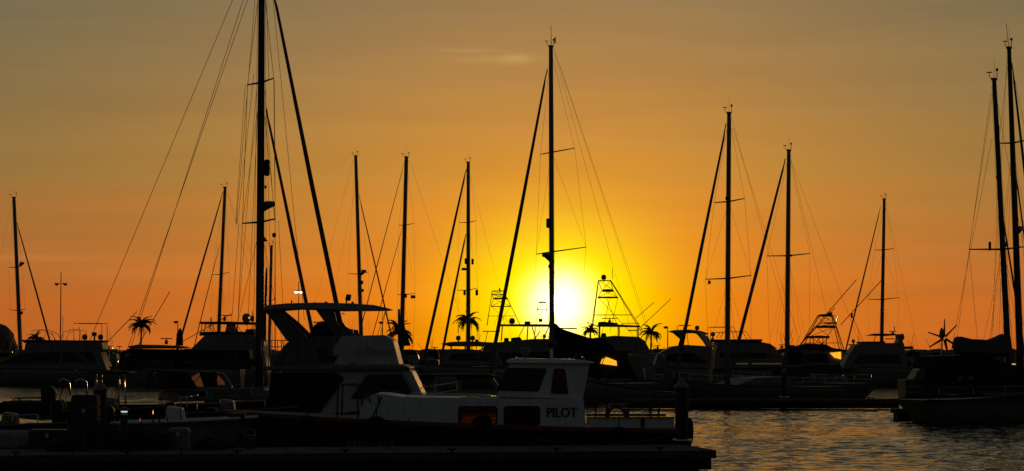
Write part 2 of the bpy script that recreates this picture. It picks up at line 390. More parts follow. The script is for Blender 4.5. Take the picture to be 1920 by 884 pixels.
# --- breakwater along the horizon and the hill at the left edge
def breakwater():
    D = 420.0; n = 260; x0, x1 = at(-500, YH, D).x, at(2400, YH, D).x
    prof = [(-9, -1.0), (-6, 1.4), (-3.2, 3.0), (-1, 3.75), (1, 3.8), (5, 2.0), (9, -1.0)]
    vs = []; fs = []; rnd = random.Random(3)
    for i in range(n+1):
        x = lerp(x0, x1, i/n)
        for (dy, z) in prof: vs.append((x+rnd.uniform(-.5, .5), D+dy+rnd.uniform(-.7, .7), z+rnd.uniform(-.22, .22)))
    m = len(prof)
    for i in range(n):
        for j in range(m-1): fs.append((i*m+j, (i+1)*m+j, (i+1)*m+j+1, i*m+j+1))
    o = MB().add(vs, fs).build('breakwater', 'rock'); o['kind'] = 'structure'; o['label'] = 'long low rock breakwater closing the marina along the horizon'
breakwater()
def hill():
    D = 520.0; c = at(-12, YH, D); n, k = 26, 9; vs = []; fs = []; rnd = random.Random(5); H = at(0, 606, D).z
    for j in range(k+1):
        for i in range(n):
            a = 2*math.pi*i/n; t = j/k; rr = 5.6*math.cos(t*math.pi/2)**.75+.02; z = -1+(H+1)*math.sin(t*math.pi/2)
            q = 1+rnd.uniform(-.07, .07); vs.append((c.x+rr*1.0*math.cos(a)*q, D+rr*2*math.sin(a)*q, z+rnd.uniform(-.15, .15)))
    for j in range(k):
        for i in range(n): fs.append((j*n+i, j*n+(i+1) % n, (j+1)*n+(i+1) % n, (j+1)*n+i))
    o = MB().add(vs, fs).build('hill', 'rock'); o['kind'] = 'structure'; o['label'] = 'dark rounded rocky mound at the end of the breakwater'
hill()

# --- palms on the breakwater
def frond_mesh(seed, L=2.4):
    rnd = random.Random(seed); mb = MB(); pts = []
    for i in range(9):
        t = i/8; pts.append(Vector((L*t*(1-.22*t), 0, .62*L*t - .98*L*t*t)))
    mb.tube(pts, [.05*(1-.8*i/8)+.008 for i in range(9)], 4)
    for i in range(1, 24):
        t = i/24; k = min(7, int(t*8)); f = t*8-k; p = pts[k].lerp(pts[k+1], f)
        ll = .62*math.sin(math.pi*(.15+.8*t))*rnd.uniform(.75, 1.15)
        for sg in (-1, 1):
            dr = Vector((.62, sg*.5, -.45-.5*rnd.random())).normalized()*ll
            e = Vector((.038, 0, .016)); mb.add([p-e, p+e, p+dr*.6+e*.8, p+dr, p+dr*.6-e*.8], [(0, 1, 2, 3, 4)])
    me = bpy.data.meshes.new('frond'); me.from_pydata(mb.v, [], mb.f); me.materials.append(MATS['foliage']); return me
FRONDS = [frond_mesh(i) for i in range(4)]
def palm(x, ycrown, sc, label, D=428.0, nf=28, lean=.3):
    sc *= 1.12; seed = int(x); rnd = random.Random(seed); c = at(x, ycrown, D); root = empty('palm_tree', (c.x, D, 1.0)); H = c.z-1.0
    tag(root, label, 'palm tree', 'palms along the breakwater')
    pts = []; rs = []
    for i in range(9):
        t = i/8; pts.append((-lean*(1-t)**2, 0, H*t)); rs.append(.2*(1-.35*t)+.03*(i % 2))
    MB().tube(pts, rs, 8).build('trunk', 'trunk', root)
    MB().lathe([(.05, -.5), (.22, -.2), (.26, .1), (.12, .4), (.02, .7)], (0, 0, H), 8).build('crown_shaft', 'trunk', root)
    for i in range(nf):
        o = bpy.data.objects.new('frond', FRONDS[i % 4]); COL.objects.link(o); o.parent = root; o.location = (0, 0, H+.15)
        up = rnd.choice((-1.2, -.8, -.5, -.25, .0, .25, .5)); s = sc*rnd.uniform(.75, 1.1)
        o.rotation_euler = (rnd.uniform(-.2, .2), up*.9, i*2.39996+rnd.uniform(-.2, .2)); o.scale = (s, s, s)
palm(68, 636, .85, 'low palm behind the flybridge of the yacht nearest the left edge')
palm(265, 612, 1.15, 'palm standing clear between the two yachts near the left, trunk visible')
palm(600, 618, 1.0, 'palm seen under the hardtop of the arched motor yacht')
palm(748, 626, 1.5, 'palm crossed by a slim mast with a dark sail bag')
palm(878, 604, 1.3, 'palm rising behind the mast hung with fenders')
palm(1107, 622, .8, 'small palm just right of the setting sun')
palm(1221, 626, 1.1, 'palm between the tuna tower boat and the arched cruiser')

# --- lamp posts on the breakwater
def lamp_post(x, ytop, yarm, arm, label, lit, D=424.0, single=False):
    b = at(x, YH, D); tp = at(x, ytop, D); za = at(x, yarm, D).z; root = empty('lamp_post', (b.x, D, 2.0))
    tag(root, label, 'lamp post', 'lamp posts on the breakwater')
    MB().tube([(0, 0, 0), (0, 0, tp.z-2)], [.13, .07], 8).build('pole', 'mast_dark', root)
    a = arm*D/FPX
    sides = (1,) if single else (-1, 1)
    for s in sides:
        pts = [(0, 0, za-2), (s*a*.5, 0, za-2+.18), (s*a, 0, za-2+.1)]
        MB().tube(pts, .05, 5).build('bracket', 'mast_dark', root)
        MB().prism([(s*a-.42, za-2-.02), (s*a+.42, za-2-.02), (s*a+.3, za-2+.16), (s*a-.3, za-2+.16)], .2).build('lamp_head', 'mast_dark', root)
        MB().lathe([(.05, -.3), (.3, -.22), (.36, -.05), (.3, -.02)], (s*a, 0, za-2), 10).build('lamp_glass', 'lamp_white' if lit else 'gelcoat_dark', root)
lamp_post(113, 509, 533, 8, 'tall unlit double-arm lamp post beside the leftmost mast', False)
lamp_post(559.5, 528, 547, 4.5, 'double lamp post with two lit lamps behind the arched yacht', True)
lamp_post(333, 602, 604, -4, 'short hooked lamp post left of the white flybridge yacht', False, single=True)
lamp_post(717, 603, 605, -3, 'short hooked lamp post under the tip of the hardtop', False, single=True)
lamp_post(1252, 612, 614, -4, 'short hooked lamp post left of the arched cruiser top', False, single=True)

# --- docks
def dock(name, label, frame, xs, xe, y0, y1, z, seg=3.0, thick=.45):
    root = frame.root(name); tag(root, label, 'dock', 'floating docks'); n = max(1, int(round((xe-xs)/seg))); s = (xe-xs)/n
    me = None
    for i in range(n):
        cx = xs+s*(i+.5)
        if me is None:
            o = MB().box((0, 0, 0), (s-.03, y1-y0-.24, .12)).build('deck_slab', 'concrete', root, .015); me = o.data
        else:
            o = bpy.data.objects.new('deck_slab', me); COL.objects.link(o); o.parent = root
            b = o.modifiers.new('bevel', 'BEVEL'); b.width = .015; b.segments = 2
        o.location = (cx, (y0+y1)/2, z-.06+.003*(i % 3))
        MB().box((cx, (y0+y1)/2, z-.12-(thick)/2), (s-.012, y1-y0-.5, thick)).build('float', 'pile_dark', root)
    for yy in (y0+.05, y1-.05): MB().box(((xs+xe)/2, yy, z-.1), (xe-xs+.1, .1, .22)).build('fender_board', 'timber', root, .01)
    for xx in (xs-.06, xe+.06): MB().box((xx, (y0+y1)/2, z-.1), (.1, y1-y0-.22, .22)).build('fender_board', 'timber', root, .01)
    for i in range(n):
        for yy in (y0+.25, y1-.25):
            cx = xs+s*(i+.5); c = MB().box((cx, yy, z+.04), (.08, .06, .08)).tube([(cx-.14, yy, z+.09), (cx+.14, yy, z+.09)], .022, 6)
            c.build('cleat', 'black_plastic', root)
    return root
FD = Fr(1338, 65.0, 9.0)
DZ = .58
xr = FD.p(1338, 846).x
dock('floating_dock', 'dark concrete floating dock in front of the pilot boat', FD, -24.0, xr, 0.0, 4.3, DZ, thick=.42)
FD2 = Fr(1480, 134.5, 1.5)
dock('floating_dock', 'low dock across the water under the sailing yachts at right', FD2, FD2.p(1180, 749).x, FD2.p(1688, 749).x, 0.0, 1.8, .58, thick=.4)
FD3 = Fr(1700, 113.0, 3)
dock('floating_dock', 'short dock end beside the stern of the rightmost yacht', FD3, FD3.p(1686, 770).x, FD3.p(1745, 770).x, 0, 1.6, .55, thick=.4)

def piling(p, ztop, r, label, cone=True):
    root = empty('mooring_pile', (p[0], p[1], -1)); tag(root, label, 'piling', 'mooring piles with pointed caps')
    MB().lathe([(r, 0), (r, ztop+1)], (0, 0, 0), 18).build('post', 'pile_dark', root)
    MB().lathe([(r*1.07, ztop+.98), (r*1.12, ztop+1.02), (r*1.06, ztop+1.06), (.02, ztop+1.3)], (0, 0, 0), 18).build('cap', 'gelcoat_dark', root)
    MB().torus((0, 0, DZ+1.08), r+.07, .05, 'z').build('guide_ring', 'steel', root)
p1 = at(1278, 728, 70.6); piling((p1.x, p1.y), p1.z, .205, 'dark piling with pale cone cap at the stern of the pilot boat')
p2 = at(188, 732, 70.0); piling((p2.x, p2.y), p2.z, .205, 'dark piling with pale cone cap left of the tan canvas')
p3 = at(1470, 690, 137.5); piling((p3.x, p3.y), p3.z-.3, .17, 'thick dark piling on the dock under the slim mast right of centre')

# ================================================================= PILOT BOAT
PB = Fr(860, 72.0, 0.0)          # y = 0 is the side facing the quay
def wall_with_holes(mb, outer, holes, y, t=.05):
    """flat wall of profile 'outer' with window openings, thickness t, made through a 2-D triangulation"""
    from mathutils.geometry import delaunay_2d_cdt
    vs = [Vector(p) for p in outer]; es = [(i, (i+1) % len(outer)) for i in range(len(outer))]
    for h in holes:
        o = len(vs); vs += [Vector(p) for p in h]; es += [(o+i, o+(i+1) % len(h)) for i in range(len(h))]
    rv, re_, rf, *_ = delaunay_2d_cdt(vs, es, [], 1, 1e-5)
    def inside(p, poly):
        c = False; j = len(poly)-1
        for i in range(len(poly)):
            if (poly[i][1] > p.y) != (poly[j][1] > p.y) and p.x < (poly[j][0]-poly[i][0])*(p.y-poly[i][1])/(poly[j][1]-poly[i][1])+poly[i][0]: c = not c
            j = i
        return c
    fs = []
    for f in rf:
        c = sum((rv[i] for i in f), Vector((0, 0)))/len(f)
        if inside(c, outer) and not any(inside(c, h) for h in holes): fs.append(tuple(f))
    mb.add([(v.x, y, v.y) for v in rv], fs); mb.add([(v.x, y+t, v.y) for v in rv], [f[::-1] for f in fs])
    for loop in [outer]+holes:
        n = len(loop); mb.add([(p[0], y, p[1]) for p in loop]+[(p[0], y+t, p[1]) for p in loop], [(i, (i+1) % n, (i+1) % n+n, i+n) for i in range(n)])
    return mb
def rrect(x0, y0, x1, y1, r):
    pts = []
    for cx, cy, a0 in ((x0+r, y0+r, 180), (x1-r, y0+r, 270), (x1-r, y1-r, 0), (x0+r, y1-r, 90)):
        for k in range(4): a = R(a0+k*30); pts.append((cx+r*math.cos(a), cy+r*math.sin(a)))
    return pts
def rpoly(poly, r):
    """round the corners of a polygon"""
    out = []; n = len(poly)
    for i in range(n):
        p0, p, p2 = Vector(poly[i-1]), Vector(poly[i]), Vector(poly[(i+1) % n]); a = (p0-p).normalized()*r; b = (p2-p).normalized()*r
        for k in range(4): t = k/3; out.append(tuple((p+a)*(1-t)**2 + p*2*t*(1-t) + (p+b)*t*t))
    return out
def frame_of(poly, y, w, name, parent, m='rubber', t=.03):
    c = sum((Vector(p) for p in poly), Vector((0, 0)))/len(poly); n = len(poly)
    out = [tuple(Vector(p)+(Vector(p)-c).normalized()*w) for p in poly]
    mb = MB()
    vs = [(p[0], y-t, p[1]) for p in poly]+[(p[0], y-t, p[1]) for p in out]+[(p[0], y, p[1]) for p in out]+[(p[0], y, p[1]) for p in poly]
    fs = []
    for i in range(n):
        j = (i+1) % n; fs += [(i, j, j+n, i+n), (i+n, j+n, j+2*n, i+2*n), (i+3*n, j+3*n, j, i)]
    return mb.add(vs, fs).build(name, m, parent)
def pilot_boat():
    r = PB.root('pilot_boat'); tag(r, 'white-cabined pilot boat with orange hull and PILOT lettering beside the dock', 'boat')
    B = 4.2
    xs, xb = PB.p(1298, 803).x, PB.p(405, 770).x
    mid = B/2+.12
    # hull: orange top strake over a dark brown body
    hull(MB(), xs, xb, B, PB.p(1298, 805).z, PB.p(405, 772).z, 'motor', .45, y0=mid).build('hull', 'hull_brown', r)
    for sg in (-1, 1):
        pts = []
        for i in range(15):
            t = i/14; hb = B/2*(.9+.1*min(1, t/.35))*(1-max(0, (t-.45)/.55)**2.3)
            pts.append((lerp(xs, xb, t), mid+sg*(max(hb, .02)+.02), lerp(PB.p(1298, 805).z, PB.p(405, 772).z, t**1.6)-.1))
        MB().tube(pts, .11, 8).build('rubbing_strake', 'orange_paint', r)
    # forward trunk cabin
    yn, yf = .42, B-.2
    outer = PB.poly([(672, 788), (676, 768), (690, 744), (704, 739), (722, 740), (756, 745), (930, 748), (1094, 748), (1099, 806), (860, 804), (735, 797)], yn)
    w1 = rrect(*PB.q(862, 797, yn), *PB.q(930, 763, yn), .09); w2 = rrect(*PB.q(947, 797, yn), *PB.q(1010, 763, yn), .09)
    mb = MB(); wall_with_holes(mb, outer, [w1, w2], yn); wall_with_holes(mb, outer, [w1, w2], yf)
    n = len(outer)
    mb.add([(p[0], yn+.05, p[1]) for p in outer]+[(p[0], yf, p[1]) for p in outer], [(i, (i+1) % n, (i+1) % n+n, i+n) for i in range(n)])
    cab = mb.build('trunk_cabin', 'gelcoat', r)
    for w in (w1, w2):
        g = MB().plate(w, yn+.025, .012).build('window', 'tinted_glass', r); frame_of(w, yn, .045, 'window_frame', g)
        MB().plate(w, yf+.025, .012).build('window', 'tinted_glass', r)
    cx = (w1[0][0]+w1[-1][0])/2
    x0, z0 = PB.q(897, 797, yn); x1, z1 = PB.q(897, 763, yn)
    MB().box((x0+.05, yf-.02, (z0+z1)/2), (.05, .04, z1-z0)).build('window_bar', 'rubber', r)
    # seat backs and engine box inside, seen through the windows
    xs0, zs0 = PB.q(893, 797, 1.6); 
    MB().prism([(xs0-.25, zs0-.3), (xs0+.55, zs0-.3), (xs0+.5, zs0+.22), (xs0+.32, zs0+.36), (xs0+.05, zs0+.3), (xs0-.15, zs0+.12)], .3, .25, 1.7).build('seat', 'canvas_dark', r, .04)
    xq, zq = PB.q(978, 797, 1.6)
    MB().box((xq, 2.2, zq+.2), (1.4, 1.2, 1.0)).build('locker', 'timber', r)
    # hatch joint, cleats and grab rails on the trunk
    xa, za = PB.q(716, 744, yn); xb2, zb2 = PB.q(697, 786, yn)
    MB().tube([(xa, yn-.01, za), (xb2, yn-.01, zb2)], .02, 5).build('panel_joint', 'rubber', r)
    for px in (692, 709): 
        a = PB.p(px, 742, yn); MB().tube([(a.x, yn-.02, a.z), (a.x+.03, yn-.05, a.z-.17), (a.x+.02, yn-.01, a.z-.22)], .025, 5).build('hinge', 'rubber', r)
    a = PB.p(760, 746, yn); b = PB.p(925, 749, yn)
    for yy in (yn+.35, yf-.35):
        pts = [(a.x, yy, a.z), (a.x+.08, yy, a.z+.09), (b.x-.08, yy, b.z+.09), (b.x, yy, b.z)]
        MB().tube(pts, .018, 6).build('grab_rail', 'steel', r)
    # glossy pane and rim added on the trunk roof to mirror the sunset glare
    a = PB.p(866, 747, yn); b = PB.p(931, 748, yn)
    MB().box(((a.x+b.x)/2, 1.9, a.z+.0), (b.x-a.x+.08, 2.1, .06)).build('glare_pane_rim', 'gelcoat', r, .01)
    g = MB().box(((a.x+b.x)/2, 1.9, a.z+.037), (b.x-a.x, 2.0, .012)).build('glare_pane', 'glass_dark', r); g['label'] = 'glossy pane added on the cabin roof to mirror the sunset glare'
    MB().box(((a.x+b.x)/2+.32, 1.9, a.z+.05), (.04, 2.02, .02)).build('glare_pane_bar', 'black_plastic', g)
    # wheelhouse
    wn, wf = .62, B-.4
    wo_ = PB.poly([(925, 750), (934, 738), (957, 682), (964, 678), (1106, 681), (1093, 748), (1093, 750)], wn)
    v1 = rpoly(PB.poly([(934, 731), (952, 692), (1023, 692), (1008, 733)], wn), .07); v2 = rpoly(PB.poly([(1034, 736), (1040, 694), (1058, 694), (1064, 737)], wn), .06)
    mb = MB(); wall_with_holes(mb, wo_, [v1, v2], wn); wall_with_holes(mb, wo_, [v1, v2], wf)
    bx = [PB.q(1106, 681, wn), PB.q(1093, 750, wn)]
    mb.add([(bx[0][0], wn+.05, bx[0][1]), (bx[1][0], wn+.05, bx[1][1]), (bx[1][0], wf, bx[1][1]), (bx[0][0], wf, bx[0][1])], [(0, 1, 2, 3)])
    fx = [PB.q(934, 738, wn), PB.q(957, 682, wn)]
    for (u0, u1) in ((0, .22), (.88, 1)):
        q0 = [lerp(fx[0][k], fx[1][k], u0) for k in (0, 1)]; q1 = [lerp(fx[0][k], fx[1][k], u1) for k in (0, 1)]
        mb.add([(q0[0], wn+.05, q0[1]), (q1[0], wn+.05, q1[1]), (q1[0], wf, q1[1]), (q0[0], wf, q0[1])], [(0, 1, 2, 3)])
    mb.build('wheelhouse', 'gelcoat', r)
    g = MB().plate(v1, wn+.025, .012).build('window', 'glass_dark', r); frame_of(v1, wn, .04, 'window_frame', g)
    g['label'] = 'wide slanted wheelhouse side window'
    g = MB().plate(v2, wn+.025, .012).build('window', 'tinted_glass', r); frame_of(v2, wn, .04, 'window_frame', g)
    MB().plate(v2, wf+.025, .012).build('window', 'tinted_glass', r)
    q0 = [lerp(fx[0][k], fx[1][k], .22) for k in (0, 1)]; q1 = [lerp(fx[0][k], fx[1][k], .88) for k in (0, 1)]
    MB().add([(q0[0], wn+.1, q0[1]), (q1[0], wn+.1, q1[1]), (q1[0], wf-.05, q1[1]), (q0[0], wf-.05, q0[1])], [(0, 1, 2, 3)]).build('windscreen', 'glass_dark', r)
    c = PB.p(1048, 728, 2.2)
    MB().prism([(c.x-.3, c.z-.5), (c.x+.25, c.z-.5), (c.x+.22, c.z+.1), (c.x-.05, c.z+.28), (c.x-.28, c.z+.1)], .35, .3, 2.2).build('helm_seat', 'vinyl', r, .05)
    rp = PB.poly([(948, 680), (953, 675), (968, 672), (1080, 674), (1112, 678), (1114, 682), (1080, 682), (960, 681)], wn)
    MB().prism(rp, (wf-wn)/2+.16, (wf-wn)/2+.02, (wn+wf)/2+.02).build('roof', 'gelcoat', r, .03)
    a = PB.p(938, 746, wn); b = PB.p(1077, 748.5, wn)
    gr = MB().tube([(a.x, wn-.09, a.z), (b.x, wn-.09, b.z)], .018, 6)
    for t in (0, .5, 1): q = (lerp(a.x, b.x, t), lerp(a.z, b.z, t)); gr.tube([(q[0], wn-.09, q[1]), (q[0], wn+.02, q[1])], .015, 5)
    gr.build('handrail', 'black_plastic', r)
    # roof gear
    c = PB.p(1034, 672, 2.1)
    o = MB().tube([(c.x, 2.1, c.z-.05), (c.x, 2.1, c.z+.35)], .05, 8).build('roof_mast', 'gelcoat', r)
    MB().lathe([(.02, .3), (.13, .36), (.15, .5), (.1, .58), (.01, .6)], (c.x, 2.1, c.z), 10).build('navigation_light', 'black_plastic', o)
    a = PB.p(985, 672, 1.2); MB().lathe([(.05, -.02), (.05, .1), (.14, .14), (.15, .3), (.05, .36)], (a.x, 1.4, a.z), 10).build('searchlight', 'gelcoat_dark', r)
    for px in (968, 1095): a = PB.p(px, 676, 1.3); MB().tube([(a.x, .9, a.z), (a.x, .9, a.z+.09), (a.x, wf-.3, a.z+.09), (a.x, wf-.3, a.z)], .016, 6).build('roof_rail', 'steel', r)
    # stern bulwark, rails and gear posts
    a = PB.p(1107, 784, .3); b = PB.p(1264, 805, .3)
    MB().prism([(a.x, b.z), (b.x, b.z), (b.x, a.z+.0), (a.x, a.z)], .04, .04, .34).build('bulwark', 'gelcoat', r)
    MB().prism([(a.x, b.z), (b.x, b.z), (b.x, a.z), (a.x, a.z)], .04, .04, B-.1).build('bulwark', 'gelcoat', r)
    c = PB.p(1205, 805, .29); MB().box((c.x, .285, c.z+.22), (.12, .03, .34)).build('scupper', 'black_plastic', r)
    for yy in (.34, B-.1): MB().box(((a.x+b.x)/2-.05, yy, a.z+.02), (b.x-a.x+.1, .2, .035)).build('cap_rail', 'glint_gloss', r, .01)  # flat glossy cap added for the orange sky glint
    MB().box(((a.x+b.x)/2, mid, b.z+.02), (b.x-a.x, B-.5, .05)).build('aft_deck', 'timber', r)
    for px, yt, lean in ((1117, 700, 0), (1137, 690, 0), (1181, 712, .06), (1218, 752, .0), (1223, 752, .03), (1230, 754, -.08), (1236, 765, .02)):
        p0 = PB.p(px, 786, .5); pt = PB.p(px, yt, .5)
        MB().tube([(p0.x, .5, b.z), (p0.x-lean*2, .5, pt.z)], .022, 6).build('stanchion', 'black_plastic', r)
    for yy in (772, 758):
        p0 = PB.p(1117, yy, .5); p1_ = PB.p(1181, yy, .5); MB().tube([(p0.x, .5, p0.z), (p1_.x, .5, p1_.z)], .012, 5).build('guard_rail', 'steel', r)
    # lettering
    a = PB.p(1025, 782.5, yn); b = PB.p(1081, 764.5, yn)
    text_mesh('PILOT', b.x-a.x, b.z-a.z, 'lettering', 'letters_black', r, (a.x, yn-.01, a.z), .006)['label'] = 'black capital letters PILOT'
    # thicken strokes with a second pass, a hair proud of the first
    text_mesh('PILOT', b.x-a.x, b.z-a.z, 'lettering', 'letters_black', r, (a.x+.022, yn-.013, a.z), .006)
    a = PB.p(652, 842, -.03); b = PB.p(740, 826, -.03)
    text_mesh('BARICHARA', b.x-a.x, b.z-a.z, 'lettering', 'letters_tan', r, (a.x, -.03, a.z), .01)['label'] = 'boat name in pale capitals on the dark hull'
    # bow rail at the foredeck
    pts = [PB.p(x, y, 1.2) for x, y in ((632, 785), (634, 722), (660, 722), (670, 726), (672, 785))]
    MB().tube(pts, .028, 6).build('bow_rail', 'black_plastic', r)
    pts = [(p.x, B-1.0, p.z) for p in pts]; MB().tube(pts, .028, 6).build('bow_rail', 'black_plastic', r)
    return r
pilot_boat()
def tyre(x, y, label, rad=.42, off=-.2, D=None):
    p = PB.p(x, y, off); o = empty('tyre_fender', (p.x+PB.O.x, PB.O.y+off, p.z)); tag(o, label, 'tyre', 'tyre fenders hung on the pilot boat')
    MB().torus((0, 0, 0), rad*.72, rad*.3).build('tyre', 'rubber', o)
    MB().tube([(0, .02, rad*.8), (.03, .12, rad*1.7)], .02, 5).build('rope', 'timber', o)
tyre(575, 808, 'tyre fender on the pilot boat, the one nearest its bow', .48)
tyre(705, 806, 'tyre fender on the pilot boat below the front of the white cabin')
tyre(765, 815, 'small tyre fender on the pilot boat just behind the cabin front', .3)
tyre(905, 818, 'tyre fender on the pilot boat below its lit cabin window', .44)
tyre(1160, 822, 'tyre fender on the pilot boat below the stern bulwark', .36)
def stern_tyre():
    p = PB.p(1291, 810, .1); o = empty('tyre_fender', (p.x+PB.O.x, PB.O.y+.55, p.z)); tag(o, 'tyre fender standing out from the pilot boat stern behind the piling', 'tyre', 'tyre fenders hung on the pilot boat')
    MB().torus((0, 0, 0), .3, .17, 'x').build('tyre', 'rubber', o); MB().tube([(0, 0, .3), (-.1, 0, .6)], .02, 5).build('rope', 'timber', o)
stern_tyre()
def lifebuoy():
    p = PB.p(1156, 779, .44); o = empty('lifebuoy', (p.x+PB.O.x, PB.O.y+.44, p.z)); tag(o, 'orange lifebuoy hung on the stern rail of the pilot boat', 'lifebuoy')
    MB().torus((0, 0, 0), .3, .08).build('ring', 'orange_paint', o)
    for k in range(4):
        a = R(45+90*k); MB().torus((.3*math.cos(a), 0, .3*math.sin(a)), .085, .015, 'x' if k % 2 else 'z', 10, 5).build('band', 'gelcoat', o)
lifebuoy()

# ================================================================= MOTOR YACHTS
def motor(label, D, x0, yaw, hullp, B, blocks=(), panes=(), slabs=(), hull_mat='gelcoat', name='motor_yacht', rail=True, keel_y=0):
    """hullp = stern column, bow column, sheer row at stern, at bow.  blocks (name, outline, half width foot, half width top, material)."""
    f = Fr(x0, D, yaw); r = f.root(name); tag(r, label, 'yacht', 'motor yachts in the marina')
    xs, xb = f.p(hullp[0], hullp[2]).x, f.p(hullp[1], hullp[3]).x; zs, zb = f.p(hullp[0], hullp[2]).z, f.p(hullp[1], hullp[3]).z
    h = hull(MB(), xs, xb, B, zs, zb).build('hull', 'gelcoat_dark' if D > 120 and hull_mat == 'gelcoat' else hull_mat, r)
    sheer_rail(MB(), xs, xb, B, zs, zb).build('rub_rail', 'black_plastic', h)
    if rail: guard(r, xs, xb, B, zs, zb, .6, .5, .99, .11)
    obs = []
    if D > 120: blocks = [(a, b, c, d, 'gelcoat_dark' if e == 'gelcoat' else e) for a, b, c, d, e in blocks]  # far off, white parts take the darkened gelcoat
    for (nm, poly, w0, w1, m) in blocks:
        obs.append(MB().prism(f.poly(poly), w0, w1).build(nm, m, r, .05 if D < 120 else .08))
    for (nm, poly, w, m) in panes:
        MB().plate(f.poly(poly), -w, .03).build(nm, m, r); 
        if m not in ('sun_glow_emit', 'pane_glow_emit'): MB().plate(f.poly(poly), w, .03).build(nm, m, r)
    return f, r
def post(f, r, pts, rad, name='post', m='steel', offs=(-1.3, 1.3)):
    for o in offs: MB().tube([(f.p(x, y).x, o, f.p(x, y).z) for x, y in pts], rad, 6).build(name, m, r)
def rod(f, r, p, q, rad, name, m='wire', oy=(0, 0)):
    a, b = f.p(*p), f.p(*q); return MB().tube([(a.x, oy[0], a.z), (b.x, oy[1], b.z)], rad, 5).build(name, m, r)
def dome(f, r, x, y, rpx, oy=0.0):
    c = f.p(x, y); rr = f.m(rpx); o = radome((c.x, oy, c.z), rr, r)
    MB().tube([(c.x, oy, c.z-rr*1.8), (c.x, oy, c.z-rr*.9)], .07, 8).build('dome_pedestal', 'gelcoat_dark', r)
def scanner(f, r, x, y, wpx, oy=0.0, h=.4):
    c = f.p(x, y); array_radar((c.x, oy, c.z-h), f.m(wpx), r, h)

# --- yacht at the left edge
f, r = motor('white flybridge yacht moored at the left edge of the picture', 230, 110, 0, (228, -70, 694, 688), 4.6,
    [('cabin', [(-30, 692), (-8, 684), (52, 656), (190, 652), (207, 694)], 1.9, 1.7, 'gelcoat'),
     ('flybridge', [(52, 657), (54, 645), (64, 640.5), (196, 640.5), (199, 656)], 1.75, 1.7, 'gelcoat'),
     ('flybridge_visor', [(52, 644), (46, 637.5), (140, 638.5), (196, 638.5), (200, 642)], 1.72, 1.72, 'canvas_dark'),
     ('aft_overhang', [(190, 655), (225, 657), (226, 660), (190, 660)], 1.8, 1.8, 'gelcoat')],
    [('window', [(2, 683), (50, 662), (118, 661), (118, 680)], 1.88, 'glass_dark'), ('window', [(124, 680), (124, 661), (178, 660), (186, 680)], 1.88, 'glass_dark')])
dome(f, r, 160, 632, 5, -.3); dome(f, r, 187.5, 632, 5, .3)
c = f.p(177, 627); MB().box((c.x, 0, c.z), (f.m(9), .3, f.m(7))).build('searchlight', 'black_plastic', r, .04); rod(f, r, (177, 630), (177, 641), .09, 'mount', 'black_plastic')
for oy in (-1.5, 1.5): MB().tube([(f.p(x, y).x, oy, f.p(x, y).z) for x, y in ((144, 640), (144, 607), (196, 607), (196, 640))], .045, 5).build('bimini_frame', 'steel', r)
for pts in (((65, 638), (66, 620), (86, 619), (103, 627), (111, 640)), ((118, 640), (124, 624), (142, 618), (156, 621), (158, 640)), ((86, 640), (92, 622), (98, 640))):
    for oy in (-1.45, 1.45): MB().tube([(f.p(x, y).x, oy, f.p(x, y).z) for x, y in pts], .03, 5).build('bimini_hoop', 'steel', r)
rod(f, r, (118, 640), (118, 592), .03, 'antenna')
post(f, r, [(222, 658), (222, 692)], .05, 'overhang_post')

# --- long boat under dark covers
f, r = motor('low boat under long dark canvas covers left of the tall near mast', 212, 340, 0, (455, 205, 692, 688), 4.2,
    [('canvas_cover', [(228, 692), (231, 662), (246, 654), (300, 655), (470, 657), (476, 692)], 1.7, 1.5, 'canvas_dark'),
     ('hardtop', [(244, 650), (262, 646.5), (300, 647), (345, 649.5), (356, 653), (340, 654), (248, 654)], 1.6, 1.5, 'gelcoat_dark')],
    [('window', [(256, 688), (256, 672), (330, 672), (330, 688)], 1.69, 'glass_dark')])
scanner(f, r, 312, 636, 22, h=.5)
post(f, r, [(252, 653), (250, 664)], .05); post(f, r, [(335, 653), (338, 664)], .05)
rod(f, r, (205, 690), (204, 648), .03, 'flagstaff')
c = f.p(224, 650); MB().box((c.x, 0, c.z), (f.m(9), .3, .08)).build('antenna', 'black_plastic', r); rod(f, r, (224, 650), (224, 690), .03, 'pole')
for (p, q) in (((262, 650), (323, 548)), ((330, 650), (440, 588)), ((200, 648), (262, 585))): rod(f, r, p, q, .035, 'fishing_rod', 'wire', (-1.2, -1.5))

# --- white flybridge yacht with bimini behind the tall mast
f, r = motor('white flybridge yacht with dark bimini and radar behind the tall near mast', 236, 430, 0, (505, 285, 690, 686), 4.8,
    [('cabin', [(330, 692), (352, 664), (372, 656), (500, 652), (503, 692)], 1.95, 1.8, 'gelcoat'),
     ('flybridge', [(358, 659), (386, 631), (398, 627), (470, 627), (498, 640), (500, 656)], 1.8, 1.7, 'gelcoat'),
     ('windbreak', [(377, 630), (379, 623), (440, 622), (476, 623), (478, 629)], 1.7, 1.7, 'canvas_dark'),
     ('bimini', [(376, 608), (378, 604), (430, 603.5), (484, 605), (486, 609.5)], 1.6, 1.55, 'canvas_dark'),
     ('seating', [(462, 628), (463, 618), (476, 617), (480, 628)], 1.2, 1.2, 'canvas_dark')],
    [('window', [(352, 684), (368, 664), (470, 662), (476, 684)], 1.93, 'glass_dark')])
scanner(f, r, 421, 592.5, 28, h=.55); dome(f, r, 462, 596, 8)
c = f.p(474, 597); o = MB().lathe([(.04, -.4), (.18, -.25), (.2, .1), (.05, .3), (.02, .8)], (c.x, -.4, c.z), 10).build('horn', 'black_plastic', r)
